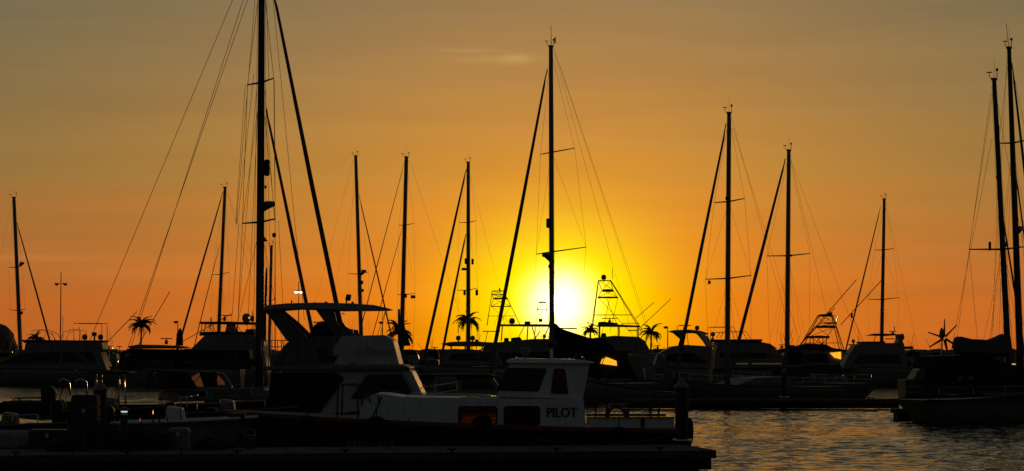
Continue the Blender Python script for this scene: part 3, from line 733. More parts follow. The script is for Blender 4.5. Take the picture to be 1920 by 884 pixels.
c = f.p(469.5, 596.5); MB().lathe([(.02, -.12), (.09, -.08), (.1, .04), (.05, .1)], (c.x, -1.0, c.z), 10).build('anchor_light', 'lamp_amber', r)
for xx in (380, 396, 440, 474): post(f, r, [(xx, 627), (xx+2, 607)], .04)
for (a, b) in (((382, 627), (392, 607)), ((405, 627), (392, 607)), ((425, 625), (440, 607)), ((452, 625), (440, 607))): post(f, r, [a, b], .03, 'brace')
c = f.p(432, 614); MB().prism(f.poly([(424, 623), (427, 609), (440, 609), (441, 623)]), .9).build('helm_console', 'canvas_tan', r)
rod(f, r, (396, 604), (396, 596), .08, 'loudhailer', 'black_plastic')

# --- near motor yacht with the raked arch and hardtop
f, r = motor('motor yacht with raked arch legs and long hardtop behind the pilot boat', 88, 640, 0, (502, 880, 782, 742), 4.5,
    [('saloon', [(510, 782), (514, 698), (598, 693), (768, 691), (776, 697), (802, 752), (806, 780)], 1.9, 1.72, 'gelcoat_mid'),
     ('flybridge_deck', [(500, 694), (503, 686.5), (600, 684), (762, 684), (774, 690), (770, 694.5)], 1.95, 1.95, 'gelcoat_dark'),
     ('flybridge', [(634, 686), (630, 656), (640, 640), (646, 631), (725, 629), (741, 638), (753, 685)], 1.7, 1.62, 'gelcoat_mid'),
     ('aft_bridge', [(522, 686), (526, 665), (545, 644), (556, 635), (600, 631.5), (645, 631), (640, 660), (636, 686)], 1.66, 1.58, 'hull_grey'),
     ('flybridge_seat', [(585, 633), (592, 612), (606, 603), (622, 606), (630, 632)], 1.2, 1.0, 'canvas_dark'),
     ('hardtop', [(499, 579), (508, 574), (545, 570.5), (600, 569), (660, 570.5), (705, 573.5), (735, 580.5), (722, 582.5), (640, 583), (560, 580), (505, 584)], 1.75, 1.45, 'gelcoat_dark')],
    [('window', [(664, 746), (694, 702), (756, 702), (786, 746)], 1.86, 'glass_dark'),
     ('cockpit_curtain', [(508, 777), (519, 699), (636, 697), (652, 708), (604, 778)], 1.9, 'canvas_dark'),
     ('vent', [(602, 662), (602, 652), (621, 652), (621, 662)], 1.7, 'glass_dark'), ('vent', [(606, 677), (606, 668), (640, 667), (636, 676)], 1.7, 'glass_dark')], rail=True, hull_mat='gelcoat_mid')
for sg in (-1, 1):
    MB().prism(f.poly([(503, 583), (527, 582), (556, 606), (582, 632), (560, 645), (545, 640), (520, 604)]), .09, .09, sg*1.5).build('arch_leg', 'hull_grey', r, .03)
    MB().prism(f.poly([(598, 582), (632, 582), (637, 603), (643, 612), (652, 617), (667, 618.5), (668, 626), (678, 634), (680, 640), (640, 640)]), .09, .09, sg*1.5).build('arch_leg', 'hull_grey', r, .03)
MB().prism(f.poly([(756, 693), (764, 692), (806, 752), (796, 752)]), .06, .06, -1.8).build('window_pillar', 'gelcoat_mid', r)
MB().tube([(f.p(x, y).x, -1.75, f.p(x, y).z) for x, y in ((632, 777), (634, 722), (664, 724), (668, 777))], .02, 6).build('grab_rail', 'steel', r)
c = f.p(652.5, 558); o = MB().prism([(c.x-.11, c.z-.12), (c.x+.09, c.z-.14), (c.x+.14, c.z+.1), (c.x-.06, c.z+.13)], .12).build('searchlight', 'black_plastic', r, .03); rod(f, r, (650, 562), (649, 573), .03, 'searchlight_bracket', 'black_plastic')
for (px, py, rr) in ((610, 570, 4.5), (660, 570, 3), (589, 571, 2)): c = f.p(px, py); MB().lathe([(f.m(rr), -.05), (f.m(rr), .03), (f.m(rr)*.6, .08), (.01, .1)], (c.x, .3, c.z), 12).build('dome', 'gelcoat_dark', r)
rod(f, r, (547, 572), (547, 563.5), .03, 'light_stub', 'black_plastic')
rod(f, r, (648, 582), (641, 590), .012, 'cable'); rod(f, r, (648, 590), (640, 589), .012, 'cable')
for px in (536, 570): post(f, r, [(px, 776), (px, 690)], .03, 'cockpit_post', 'gelcoat', (-1.85,))
for yy in (639, 651): MB().tube([(f.p(498, yy).x, -1.7, f.p(498, yy).z), (f.p(545, yy-1).x, -1.7, f.p(545, yy).z)], .018, 5).build('aft_rail', 'steel', r)
for px in (500, 512, 524, 536): post(f, r, [(px, 686), (px, 638)], .016, 'aft_rail_post', 'steel', (-1.7, 1.7))
a = f.p(668, 664, -1.72); b = f.p(736, 650, -1.72)
text_mesh("L'Bebot", b.x-a.x, b.z-a.z, 'lettering', 'letters_grey', r, (a.x, -1.755, a.z), .015, .35)['label'] = 'faint slanted boat name on the flybridge side'
post(f, r, [(668, 692), (668, 680)], .1, 'tank', 'gelcoat_dark', (-1.8,))

# --- low cabin cruiser between the arched yacht and the pilot wheelhouse
f, r = motor('low dark-roofed cabin cruiser just beyond the foredeck of the pilot boat', 132, 850, 0, (745, 975, 742, 738), 3.6,
    [('cabin', [(772, 744), (778, 712), (925, 709), (950, 742)], 1.4, 1.3, 'gelcoat_dark'),
     ('roof', [(766, 708), (775, 702), (915, 701), (930, 705), (930, 709), (770, 712)], 1.45, 1.4, 'canvas_dark'),
     ('console', [(812, 728), (816, 706), (858, 706), (862, 728)], 1.48, 1.48, 'gelcoat')],
    [('window', [(782, 730), (785, 714), (808, 714), (808, 730)], 1.4, 'glass_dark'), ('window', [(868, 729), (868, 714), (915, 713), (930, 729)], 1.4, 'glass_dark')], name='cabin_cruiser', rail=False)
fnd = f.p(840, 732, -1.9); o = empty('boat_fender', (f.O.x+fnd.x, f.O.y-1.95, fnd.z)); tag(o, 'orange cylinder fender hanging on the low cabin cruiser', 'fender')
MB().lathe([(.03, -.42), (.2, -.3), (.25, 0), (.2, .28), (.04, .4)], (0, 0, 0), 12).build('fender', 'orange_paint', o); MB().tube([(0, 0, .38), (0, .3, .8)], .02, 5).build('rope', 'timber', o)

# --- cruiser behind the pilot boat's stern, sun glow put into one window as emission
f, r = motor('cruiser with amber sun glow painted into one cabin window behind the pilot boat stern', 150, 1150, 0, (1268, 985, 736, 686), 3.9,
    [('cabin', [(1058, 704), (1080, 664), (1125, 658), (1168, 662), (1195, 712)], 1.5, 1.25, 'canvas_dark'),
     ('windscreen_frame', [(1176, 690), (1180, 664), (1212, 668), (1224, 684), (1226, 712), (1190, 712)], 1.2, 1.1, 'gelcoat_dark')],
    [('window', [(1124, 682), (1127, 674), (1134, 669), (1154, 677), (1155, 686)], 1.47, 'sun_glow_emit')], name='cabin_cruiser', hull_mat='gelcoat', rail=False)
MB().tube([(f.p(x, y).x, -1.5, f.p(x, y).z) for x, y in ((1127, 684), (1131, 672), (1136, 669))], .03, 5).build('window_bar', 'black_plastic', r)
MB().tube([(f.p(x, y).x, -1.3, f.p(x, y).z) for x, y in ((1219, 664), (1232, 663), (1241, 668), (1245, 678))], .035, 6).build('stern_rail', 'steel', r)
MB().tube([(f.p(x, y).x, -1.3, f.p(x, y).z) for x, y in ((1205, 690), (1208, 712))], .08, 6).build('rail_post', 'gelcoat', r)
MB().prism(f.poly([(1250, 712), (1256, 716), (1262, 722), (1258, 724)]), .4, .4, -1).build('stern_light_bar', 'steel', r)

# --- hardtop boat with two domes
f, r = motor('hardtop motor boat with two small radar domes at the foot of the fender-hung mast', 238, 880, 0, (955, 790, 690, 684), 4.2,
    [('hardtop', [(826, 645), (846, 641.5), (880, 640), (925, 642.5), (932, 646), (926, 650), (842, 650)], 1.6, 1.5, 'gelcoat_dark'),
     ('cabin', [(832, 684), (842, 660), (930, 658), (944, 686)], 1.7, 1.5, 'gelcoat')],
    [('window', [(842, 676), (848, 663), (920, 662), (926, 676)], 1.68, 'glass_dark')])
dome(f, r, 859.5, 634, 4.5, -.4); dome(f, r, 886, 634, 4.5, .4)
for xx in (846, 872, 905, 924): post(f, r, [(xx, 664), (xx, 649)], .05)

# --- sport-fishing boats with towers
def tower(f, r, levels, feet, thin=1.0):
    """levels: (row, col left, col right, half width, kind)   feet: columns of front and rear feet and their row"""
    (y0, xl, xr_, w0, _) = levels[0]
    for (xt, xf) in ((xl, feet[0]), (xr_, feet[1])):
        for sg in (-1, 1):
            a, b = f.p(xt, y0), f.p(xf, feet[2]); MB().tube([(a.x, sg*w0, a.z), (b.x, sg*1.6, b.z)], .05*thin, 6).build('tower_leg', 'wire', r)
    for (y, x1, x2, w, k) in levels:
        a, b = f.p(x1, y), f.p(x2, y); h = f.m(5 if k == 'top' else 3)
        if k == 'rail':
            p = [(a.x, -w, a.z), (b.x, -w, a.z), (b.x, w, a.z), (a.x, w, a.z), (a.x, -w, a.z)]; MB().tube(p, .04, 5).build('tower_rail', 'steel', r)
        else:
            MB().prism([(a.x, a.z-h/2), (b.x, a.z-h/2), (b.x-.08, a.z+h*.3), ((a.x+b.x)/2, a.z+h/2), (a.x+.08, a.z+h*.3)], w, w*.9).build('tower_top' if k == 'top' else 'tower_platform', 'canvas_dark', r)
    yl = levels[-1][0]; xl_, xr2, wl = levels[-1][1], levels[-1][2], levels[-1][3]
    for k in (1, 2, 3):
        t = k/4; yy = lerp(yl, feet[2], t); tt = (yy-levels[0][0])/(feet[2]-levels[0][0])
        for sg in (-1, 1):
            a, b = f.p(lerp(xl, feet[0], tt), yy), f.p(lerp(xr_, feet[1], tt), yy)
            if k == 2: MB().tube([(a.x, sg*lerp(w0, 1.6, tt), a.z), (b.x, sg*lerp(w0, 1.6, tt), b.z)], .028*thin, 4).build('tower_brace', 'wire', r)
    for (xa, xb_) in ((xl_, lerp(feet[0], feet[1], .75)), (xr2, lerp(feet[0], feet[1], .35)), (lerp(xl_, xr2, .4), lerp(feet[0], feet[1], .55)), (lerp(xl_, xr2, .6), lerp(feet[0], feet[1], .2))):
        a, b = f.p(xa, yl), f.p(xb_, feet[2]); MB().tube([(a.x, -wl, a.z), (b.x, -1.2, b.z)], .03*thin, 4).build('tower_brace', 'wire', r)
    for i in range(len(levels)-1):
        a, b = levels[i], levels[i+1]
        for s in (0, 1):
            p, q = f.p(a[1+s], a[0]), f.p(b[2-s], b[0]); MB().tube([(p.x, -a[3], p.z), (q.x, -b[3], q.z)], .025, 4).build('tower_brace', 'steel', r)
            p, q = f.p(a[1+s], a[0]), f.p(b[1+s], b[0]); MB().tube([(p.x, a[3], p.z), (q.x, b[3], q.z)], .03, 4).build('tower_brace', 'steel', r)

f, r = motor('sport-fishing boat with open tower just left of the setting sun', 258, 960, 0, (1070, 880, 690, 684), 4.8,
    [('cabin', [(900, 690), (912, 656), (1045, 652), (1060, 690)], 1.9, 1.7, 'gelcoat'),
     ('flybridge', [(906, 658), (908, 645), (935, 642), (1000, 636), (1042, 640), (1050, 656)], 1.7, 1.6, 'gelcoat_dark'),
     ('flybridge_top', [(934, 612), (937, 608.5), (1030, 608.5), (1036, 611), (1030, 613)], 1.5, 1.45, 'gelcoat_dark'),
     ('seat_back', [(945, 643), (945, 634), (954, 634), (954, 643)], .4, .4, 'canvas_dark'), ('seat_back', [(958, 642), (958, 634), (975, 632), (980, 640)], .4, .4, 'canvas_dark')],
    [('window', [(918, 682), (926, 662), (1030, 660), (1036, 682)], 1.88, 'glass_dark')], name='sport_fishing_boat')
tower(f, r, [(546, 923, 944, .5, 'rail'), (553, 923, 944, .5, 'rail'), (560, 925, 952, .6, 'platform'), (575, 921, 957, .7, 'rail')], (913, 976, 611), .55)
dome(f, r, 960, 602, 5.5); c = f.p(989, 606); MB().box((c.x, 0, c.z), (f.m(11), .5, f.m(6))).build('equipment_box', 'gelcoat_dark', r, .05)
for xx in (940, 988, 1030): post(f, r, [(xx, 640), (xx+2, 611)], .06)
for (a, b) in (((968, 640), (984, 611)), ((1016, 642), (1030, 611)), ((997, 612), (1006, 640)), ((1000, 640), (1012, 622))): post(f, r, [a, b], .04, 'brace')
rod(f, r, (905, 622), (938, 622), .06, 'side_rail', 'steel', (-1.6, -1.6)); rod(f, r, (907, 655), (915, 622), .04, 'brace', 'steel', (-1.6, -1.6)); rod(f, r, (937, 545), (937, 541), .1, 'light', 'black_plastic')

f, r = motor('sport-fishing boat whose tower stands inside the glare of the sun', 300, 1035, 0, (1075, 960, 688, 684), 4.4,
    [('cabin', [(990, 688), (1000, 656), (1060, 654), (1070, 688)], 1.7, 1.5, 'gelcoat'),
     ('flybridge_top', [(1002, 640), (1004, 636), (1050, 636), (1052, 640)], 1.4, 1.4, 'gelcoat_dark')], [('window', [(1000, 682), (1005, 664), (1050, 663), (1054, 682)], 1.68, 'glass_dark')], name='sport_fishing_boat', rail=False)
tower(f, r, [(567, 1010, 1024, .4, 'platform'), (581, 1007, 1026, .5, 'rail')], (1001, 1034, 640), .5)
c = f.p(1013.5, 601); MB().box((c.x, 0, c.z), (f.m(7), .4, f.m(6))).build('equipment_box', 'orange_paint', r, .04)
for xx in (1004, 1048): post(f, r, [(xx, 656), (xx, 638)], .05)

f, r = motor('sport-fishing boat with tall tower topped by a round dome right of the sun', 240, 1160, 0, (1240, 1075, 690, 682), 4.9,
    [('cabin', [(1084, 690), (1100, 652), (1200, 648), (1222, 662), (1232, 690)], 1.95, 1.75, 'gelcoat'),
     ('flybridge', [(1096, 654), (1104, 640), (1112, 634), (1150, 630), (1196, 632), (1208, 640), (1218, 660)], 1.8, 1.7, 'gelcoat_dark'),
     ('flybridge_top', [(1118, 613), (1122, 609), (1158, 609), (1198, 611), (1200, 614)], 1.6, 1.5, 'gelcoat_dark'),
     ('equipment_box', [(1121, 610), (1122, 604), (1130, 603.5), (1158, 606), (1158, 610)], .6, .5, 'black_plastic'),
     ('seat_back', [(1126, 634), (1128, 625), (1136, 625), (1137, 634)], .4, .4, 'canvas_dark')],
    [('window', [(1106, 680), (1114, 660), (1196, 657), (1210, 680)], 1.93, 'glass_dark')], name='sport_fishing_boat')
tower(f, r, [(526.5, 1122, 1145, .5, 'rail'), (545, 1129, 1150, .6, 'top'), (558, 1121, 1158, .75, 'platform')], (1109, 1205, 624), .75)
dome(f, r, 1132, 520, 4.8); scanner(f, r, 1143, 598, 29, h=.6)
for xx in (1124, 1160, 1196): post(f, r, [(xx, 633), (xx, 612)], .05)
MB().tube([(f.p(x, y).x, -1.5, f.p(x, y).z) for x, y in ((1166, 612), (1166, 607), (1196, 607), (1196, 612))], .04, 5).build('top_rail', 'steel', r)
rod(f, r, (1178, 620), (1196, 620), .06, 'instrument_shelf', 'black_plastic')
for (p, q) in (((1190, 598), (1224, 568)), ((1200, 614), (1255, 562)), ((1118, 612), (1098, 604)), ((1116, 625), (1100, 606)), ((1112, 625), (1096, 618))): rod(f, r, p, q, .035, 'outrigger', 'wire', (-1.6, -2.2))
rod(f, r, (1149, 524), (1148, 503), .03, 'antenna')

f, r = motor('sport-fishing boat with three-tier tower between the slim masts at right', 242, 1540, 0, (1606, 1425, 690, 684), 4.8,
    [('cabin', [(1440, 690), (1470, 662), (1500, 656), (1580, 660), (1590, 690)], 1.9, 1.7, 'gelcoat'),
     ('flybridge', [(1494, 660), (1497, 648), (1512, 644.5), (1545, 646), (1556, 652), (1578, 657), (1582, 662)], 1.7, 1.6, 'canvas_dark')],
    [('window', [(1470, 680), (1484, 664), (1546, 664), (1550, 680)], 1.88, 'glass_dark'), ('cockpit_curtain', [(1551, 662), (1572, 660), (1572, 674), (1560, 671)], 1.9, 'sun_glow_emit')], name='sport_fishing_boat')  # last pane carries amber sun glow as emission
tower(f, r, [(591.5, 1535, 1560, .5, 'top'), (606, 1544, 1567, .5, 'platform'), (613, 1530, 1566, .65, 'top'), (632, 1513, 1553, 1.2, 'top')], (1500, 1578, 655))
c = f.p(1556, 588); MB().box((c.x, 0, c.z), (f.m(9), .5, .2)).build('radar', 'black_plastic', r, .03); rod(f, r, (1556, 592), (1556, 577), .025, 'antenna')
MB().tube([(f.p(x, y).x, -.5, f.p(x, y).z) for x, y in ((1560, 592), (1569, 594), (1566, 613), (1572, 636), (1577, 655))], .04, 5).build('tower_ladder', 'steel', r)
for (p, q) in (((1491, 653), (1600, 526)), ((1572, 610), (1646, 528)), ((1498, 646), (1560, 578))): rod(f, r, p, q, .045, 'outrigger', 'wire', (-1.6, -2.2))
for xx in (1522, 1546): post(f, r, [(xx, 647), (xx, 633)], .05)

# --- cruiser with curved arch
f, r = motor('white cruiser with curved radar arch and hardtop right of the sun', 205, 1290, 0, (1352, 1195, 692, 686), 4.4,
    [('cabin', [(1222, 692), (1232, 664), (1258, 650), (1285, 647), (1332, 650), (1346, 692)], 1.8, 1.6, 'gelcoat'),
     ('hardtop', [(1254, 622), (1262, 619.5), (1290, 618.5), (1312, 621), (1327, 626), (1326, 628), (1300, 625), (1270, 627)], 1.5, 1.4, 'gelcoat_dark')],
    [('window', [(1243, 677), (1250, 664), (1296, 662), (1318, 676), (1322, 682)], 1.76, 'glass_dark')])
for sg in (-1, 1):
    MB().prism(f.poly([(1302, 621), (1313, 624), (1325, 632), (1337, 652), (1328, 653), (1320, 640), (1311, 629)]), .08, .08, sg*1.45).build('arch_leg', 'gelcoat', r, .03)
    MB().prism(f.poly([(1264, 625), (1277, 626), (1283, 634), (1278, 650), (1273, 650), (1277, 636)]), .06, .06, sg*1.45).build('arch_leg', 'gelcoat_dark', r)
dome(f, r, 1307, 615, 4.2); dome(f, r, 1335, 627, 4.2, -.9); scanner(f, r, 1284, 611.5, 23, h=.35); rod(f, r, (1270, 620), (1270, 611), .03, 'antenna')
rod(f, r, (1288, 625), (1291, 650), .03, 'post', 'steel')

# --- flat-topped flybridge yacht
f, r = motor('white flybridge yacht with flat dark top behind the tall mast right of centre', 192, 1400, 0, (1332, 1490, 692, 686), 4.8,
    [('cabin', [(1336, 694), (1338, 655), (1425, 648), (1452, 656), (1470, 676), (1476, 694)], 1.95, 1.8, 'gelcoat'),
     ('flybridge', [(1340, 657), (1341, 642), (1424, 642), (1440, 645), (1454, 655)], 1.8, 1.75, 'gelcoat'),
     ('flybridge_cover', [(1336, 642), (1336, 637), (1426, 636.5), (1423, 643)], 1.82, 1.85, 'canvas_dark')],
    [('window', [(1376, 692), (1376, 681), (1398, 681), (1398, 692)], 1.9, 'pane_glow_emit'), ('window', [(1406, 692), (1406, 681), (1460, 681), (1462, 692)], 1.9, 'pane_glow_emit'),
     ('window', [(1346, 675), (1346, 662), (1430, 662), (1448, 675)], 1.86, 'glass_dark')])
for pts in (((1329, 637), (1330, 614), (1372, 614), (1377, 624), (1380, 637)), ((1340, 624), (1395, 622), (1405, 637)), ((1346, 635), (1354, 623))):
    for oy in (-1.5, 1.5): MB().tube([(f.p(x, y).x, oy, f.p(x, y).z) for x, y in pts], .028, 5).build('bimini_hoop', 'steel', r)

# --- yacht with bimini and radar mast at right
f, r = motor('white flybridge yacht with thin bimini at the foot of the short right mast', 226, 1640, 0, (1702, 1565, 690, 686), 4.6,
    [('cabin', [(1574, 692), (1586, 668), (1600, 656), (1692, 656), (1696, 692)], 1.85, 1.7, 'gelcoat'),
     ('flybridge', [(1588, 664), (1600, 648), (1615, 643), (1690, 644), (1692, 660)], 1.75, 1.65, 'gelcoat'),
     ('windbreak', [(1612, 644), (1609, 641), (1655, 640.5), (1655, 644)], 1.65, 1.68, 'canvas_dark'),
     ('bimini', [(1625, 629.5), (1640, 626), (1675, 626.5), (1682, 629), (1660, 630.5)], 1.5, 1.4, 'canvas_dark'),
     ('radar_arch', [(1678, 646), (1684, 636), (1682, 628), (1690, 626), (1692, 634), (1688, 640), (1692, 648)], 1.4, 1.4, 'gelcoat_dark')],
    [('window', [(1594, 682), (1604, 666), (1680, 665), (1684, 682)], 1.83, 'glass_dark')])
scanner(f, r, 1674, 622.5, 13, h=.3); rod(f, r, (1677, 622), (1677, 612), .04, 'antenna'); rod(f, r, (1656, 636), (1683, 636), .05, 'top_rail', 'steel', (-1.3, -1.3))
rod(f, r, (1692, 653), (1712, 652.5), .16, 'davit', 'black_plastic'); rod(f, r, (1634, 643), (1638, 630), .04, 'post', 'steel', (-1.3, -1.3))

# --- far row of moored yachts closing the gaps along the breakwater
def far_yacht(x, w, ytop, label, D=310, bow=1, kind=0, mast=None):
    rnd = random.Random(int(x)); h = 690-ytop; q = lambda u, v: (x + bow*w*u, 690-h*v)
    hp = (x-bow*w*.55, x+bow*w*.62, 688, 683)
    if kind == 0:      # flybridge
        bl = [('cabin', [q(-.45, 0), q(-.44, .55), q(.12, .58), q(.36, .2), q(.45, 0)], 1.7, 1.5, 'gelcoat'), ('flybridge', [q(-.4, .56), q(-.42, .85), q(-.05, .9), q(.1, .58)], 1.5, 1.4, 'gelcoat'), ('bimini', [q(-.42, 1.12), q(-.3, 1.17), q(-.02, 1.16), q(.02, 1.11)], 1.4, 1.4, 'canvas_dark')]
    elif kind == 1:    # express cruiser with arch
        bl = [('cabin', [q(-.4, 0), q(-.38, .45), q(-.1, .8), q(.1, .78), q(.35, .25), q(.48, 0)], 1.6, 1.3, 'gelcoat'), ('canopy', [q(-.42, .45), q(-.36, .98), q(-.1, 1.02), q(-.05, .78)], 1.5, 1.3, 'canvas_dark')]
    else:              # long covered boat
        bl = [('cabin', [q(-.48, 0), q(-.46, .7), q(.3, .74), q(.46, 0)], 1.7, 1.5, 'gelcoat'), ('canopy', [q(-.5, .72), q(-.48, .98), q(-.1, 1.02), q(.25, .9), q(.3, .74)], 1.6, 1.4, 'canvas_dark')]
    f, r = motor(label, D, x, 0, hp, 4.2, bl, [('window', [q(-.36, .14), q(-.34, .42), q(.1, .44), q(.24, .14)], 1.68, 'glass_dark')], rail=True)
    for k in range(rnd.randint(2, 4)):
        xx, y0 = q(rnd.uniform(-.4, .1), .9); rod(f, r, (xx, y0), (xx+rnd.uniform(-14, 14), y0-rnd.uniform(14, 42)), .025, 'antenna', 'wire', (rnd.uniform(-1, 1),)*2)
    for u in (-.36, -.04): xx, y0 = q(u, .8); rod(f, r, (xx, y0), (xx, q(u, 1.14)[1]), .045, 'post', 'steel', (-1.2, -1.2))
    if kind == 0: xx, yy = q(-.2, 1.32); dome(f, r, xx, yy, 3.2)
    if kind == 1: xx, yy = q(-.25, 1.18); scanner(f, r, xx, yy, 12, h=.4)
for a in ((560, 70, 655, 'far yacht seen below the aft arch leg of the hardtop yacht', 310, 1, 1), (700, 80, 656, 'far covered boat behind the bow of the hardtop yacht', 315, 1, 2), (800, 60, 658, 'far cruiser between the sail-bag mast and the fender-hung mast', 300, -1, 1),
          (905, 56, 652, 'far flybridge yacht right of the fender-hung mast', 320, 1, 0), (1088, 60, 648, 'far yacht low in the glare right of the central mast', 330, -1, 2), (1246, 52, 655, 'far cruiser left of the curved-arch cruiser', 300, 1, 1),
          (1500, 50, 660, 'far boat behind the foot of the slim mast right of centre', 320, 1, 2), (1740, 62, 662, 'far low cruiser under the wind turbine', 300, -1, 1), (30, 80, 662, 'far boat below the dark mound at the left edge', 300, 1, 2), (215, 40, 656, 'far cruiser right of the left-edge yacht', 300, 1, 1),
          (655, 62, 650, 'far flybridge yacht under the fore arch leg of the hardtop yacht', 325, -1, 0), (770, 46, 656, 'far covered boat right of the sail-bag mast', 330, 1, 2), (1010, 54, 645, 'far flybridge yacht under the sun glare left of the central mast', 335, -1, 0),
          (1326, 50, 650, 'far flybridge yacht between the curved-arch cruiser and the flat-topped yacht', 320, -1, 0), (1478, 46, 654, 'far cruiser showing left of the slim mast right of centre', 290, 1, 1), (1610, 50, 652, 'far flybridge yacht left of the short right mast', 330, 1, 0), (1700, 44, 660, 'far covered boat right of the short right mast', 325, -1, 2)): far_yacht(*a[:4], D=a[4], bow=a[5], kind=a[6])

# --- cruiser moored beyond the rightmost yachts
f, r = motor('grey cabin cruiser half hidden behind the yacht with the wind turbine', 166, 1780, 0, (1690, 1880, 712, 704), 3.9,
    [('cabin', [(1704, 714), (1716, 694), (1748, 674), (1830, 670), (1866, 712)], 1.5, 1.3, 'hull_grey'), ('canopy', [(1740, 676), (1748, 668), (1826, 665), (1836, 671)], 1.4, 1.2, 'canvas_dark')],
    [('window', [(1742, 700), (1756, 680), (1820, 678), (1842, 700)], 1.45, 'glass_dark')], name='cabin_cruiser', hull_mat='hull_grey', rail=False)

# ================================================================= SAILING YACHTS
def sailing(label, D, top, foot, wt, wb, yaw, bow, stay=None, inner=None, backs=(), spreads=(), stern=None, loa=14.0, B=3.8, hull_mat='gelcoat',
            deck=1.25, boom=None, gear=True, furl=.11, wire=.010, cabin=True, mast_m='mast_paint', inner_r=.06, rails=True, chain=.9, minbow=None):
    f = Fr(foot[0], D, yaw); r = f.root('sailing_yacht'); tag(r, label, 'sailing yacht', 'sailing yachts in the marina')
    tp = f.p(*top); ft = f.p(*foot); d = (tp-ft)
    base = ft + d*((deck-ft.z)/d.z)
    npt = 7; pts = [base.lerp(tp, i/(npt-1)) for i in range(npt)]
    mast = MB().tube(pts, [lerp(f.m(wb), f.m(wt), i/(npt-1))/2 for i in range(npt)], 10, True, .7).build('mast', mast_m, r)
    def on(z): return base + d*((z-base.z)/d.z)
    def line(p, q, rad, name, m, z=None, oy=0.0, fat=None):
        a, b = f.p(*p), f.p(*q); e = b-a
        if z is not None: b = a+e*((z-a.z)/e.z)
        b.y = oy
        if fat:
            pts = [a, a.lerp(b, .03), a.lerp(b, .06), a.lerp(b, .5), a.lerp(b, .93), a.lerp(b, .97), b]
            pts = [p_ + Vector((random.uniform(-.3, .3)*rad, 0, 0)) for p_ in pts]
            return MB().tube(pts, [.3*rad, .35*rad, fat*.75*rad, rad, rad*1.05, rad*.5, rad*1.0], 7).build(name, m, r), b
        return MB().tube([a, b], rad, 4).build(name, m, r), b
    xb = None
    if stay:
        o, b = line(stay[0], stay[1], furl, 'forestay', 'sail_furled', deck+.45, 0, .8); xb = b.x + (.5 if bow > 0 else -.5)
        MB().lathe([(.1, 0), (.16, .03), (.16, .2), (.1, .23)], (b.x, 0, b.z-.2), 10).build('furling_drum', 'black_plastic', r)
        MB().tube([(b.x, 0, b.z-.2), (b.x+(.12 if bow > 0 else -.12), 0, deck)], .03, 5).build('stem_fitting', 'steel', r)
    if xb is None: xb = base.x + bow*loa*.4
    xs = xb - bow*loa if stern is None else f.p(stern, 690).x
    if inner: line(inner[0], inner[1], inner_r, 'inner_forestay', 'sail_furled' if inner_r > .03 else 'wire', deck+.3, 0, .8 if inner_r > .03 else None)
    zs, zb = deck-.1, deck+.3
    if hull_mat == 'gelcoat': hull_mat = 'hull_grey'
    h = hull(MB(), xs, xb, B, zs, zb, 'sail', .75, -.6).build('hull', hull_mat, r)
    sheer_rail(MB(), xs, xb, B, zs, zb, .035, 'sail').build('toe_rail', 'timber', h)
    if rails: guard(r, xs, xb, B, zs, zb, .62, .06, .96, .15, 'sail', .013)
    for i, bk in enumerate(backs):
        oy = 0 if len(backs) == 1 else lerp(-.6, .6, i/(len(backs)-1)); line(bk[0], bk[1], wire, 'backstay', 'wire', deck+.1, oy)
    tips = []
    for sp in spreads:
        (x1, y1, x2, y2) = sp; ym = (y1+y2)/2; zj = f.p(top[0], ym+2).z; j = on(zj)
        jx = top[0] + (foot[0]-top[0])*((ym-top[1])/(foot[1]-top[1])); l, rr = f.m(jx-x1), f.m(x2-jx)
        sn, cs = math.sin(f.yaw), math.cos(f.yaw); hw = (l+rr)/2/sn; a = (rr-l)/2/cs
        zl = f.p(x1, y1).z; zr = f.p(x2, y2).z
        # tip heights corrected for the tips standing nearer or farther than the mast
        k = hw*cs; zl = HC+(zl-HC)*(D+k)/D; zr = HC+(zr-HC)*(D-k)/D
        tl = Vector((j.x+a, hw, zl)); tr = Vector((j.x+a, -hw, zr)); tips.append((tl, tr))
        for t in (tl, tr): MB().tube([j, t], [.05, .03], 6).build('spreader', mast_m, mast)
    yc = B/2*chain
    for s in (0, 1):
        path = [Vector((tp.x, 0, tp.z-.25))] + [t[s] for t in tips] + [Vector((base.x-.25*bow, yc if s == 0 else -yc, deck+.1))]
        MB().tube(path, wire, 4).build('shroud', 'wire', r)
        if tips:
            j = on(tips[0][s].z); MB().tube([Vector((j.x, 0, j.z-.1)), tips[-1][s] if len(tips) > 1 else path[-1]], wire*.8, 4).build('shroud', 'wire', r)
            j = on(tips[-1][s].z); MB().tube([Vector((j.x, 0, j.z-.15)), Vector((base.x+.6*bow, path[-1].y, deck+.1))], wire*.8, 4).build('shroud', 'wire', r)
            MB().tube([Vector((j.x, 0, j.z-.15)), Vector((base.x-.9*bow, path[-1].y, deck+.1))], wire*.8, 4).build('shroud', 'wire', r)
    for k in (-1, 1): a = on(base.z+.8); MB().tube([a+Vector((k*f.m(wb)*.75, 0, 0)), Vector((tp.x+k*f.m(wt)*.6, 0, tp.z-.3))], wire*.8, 4).build('halyard', 'wire', mast)
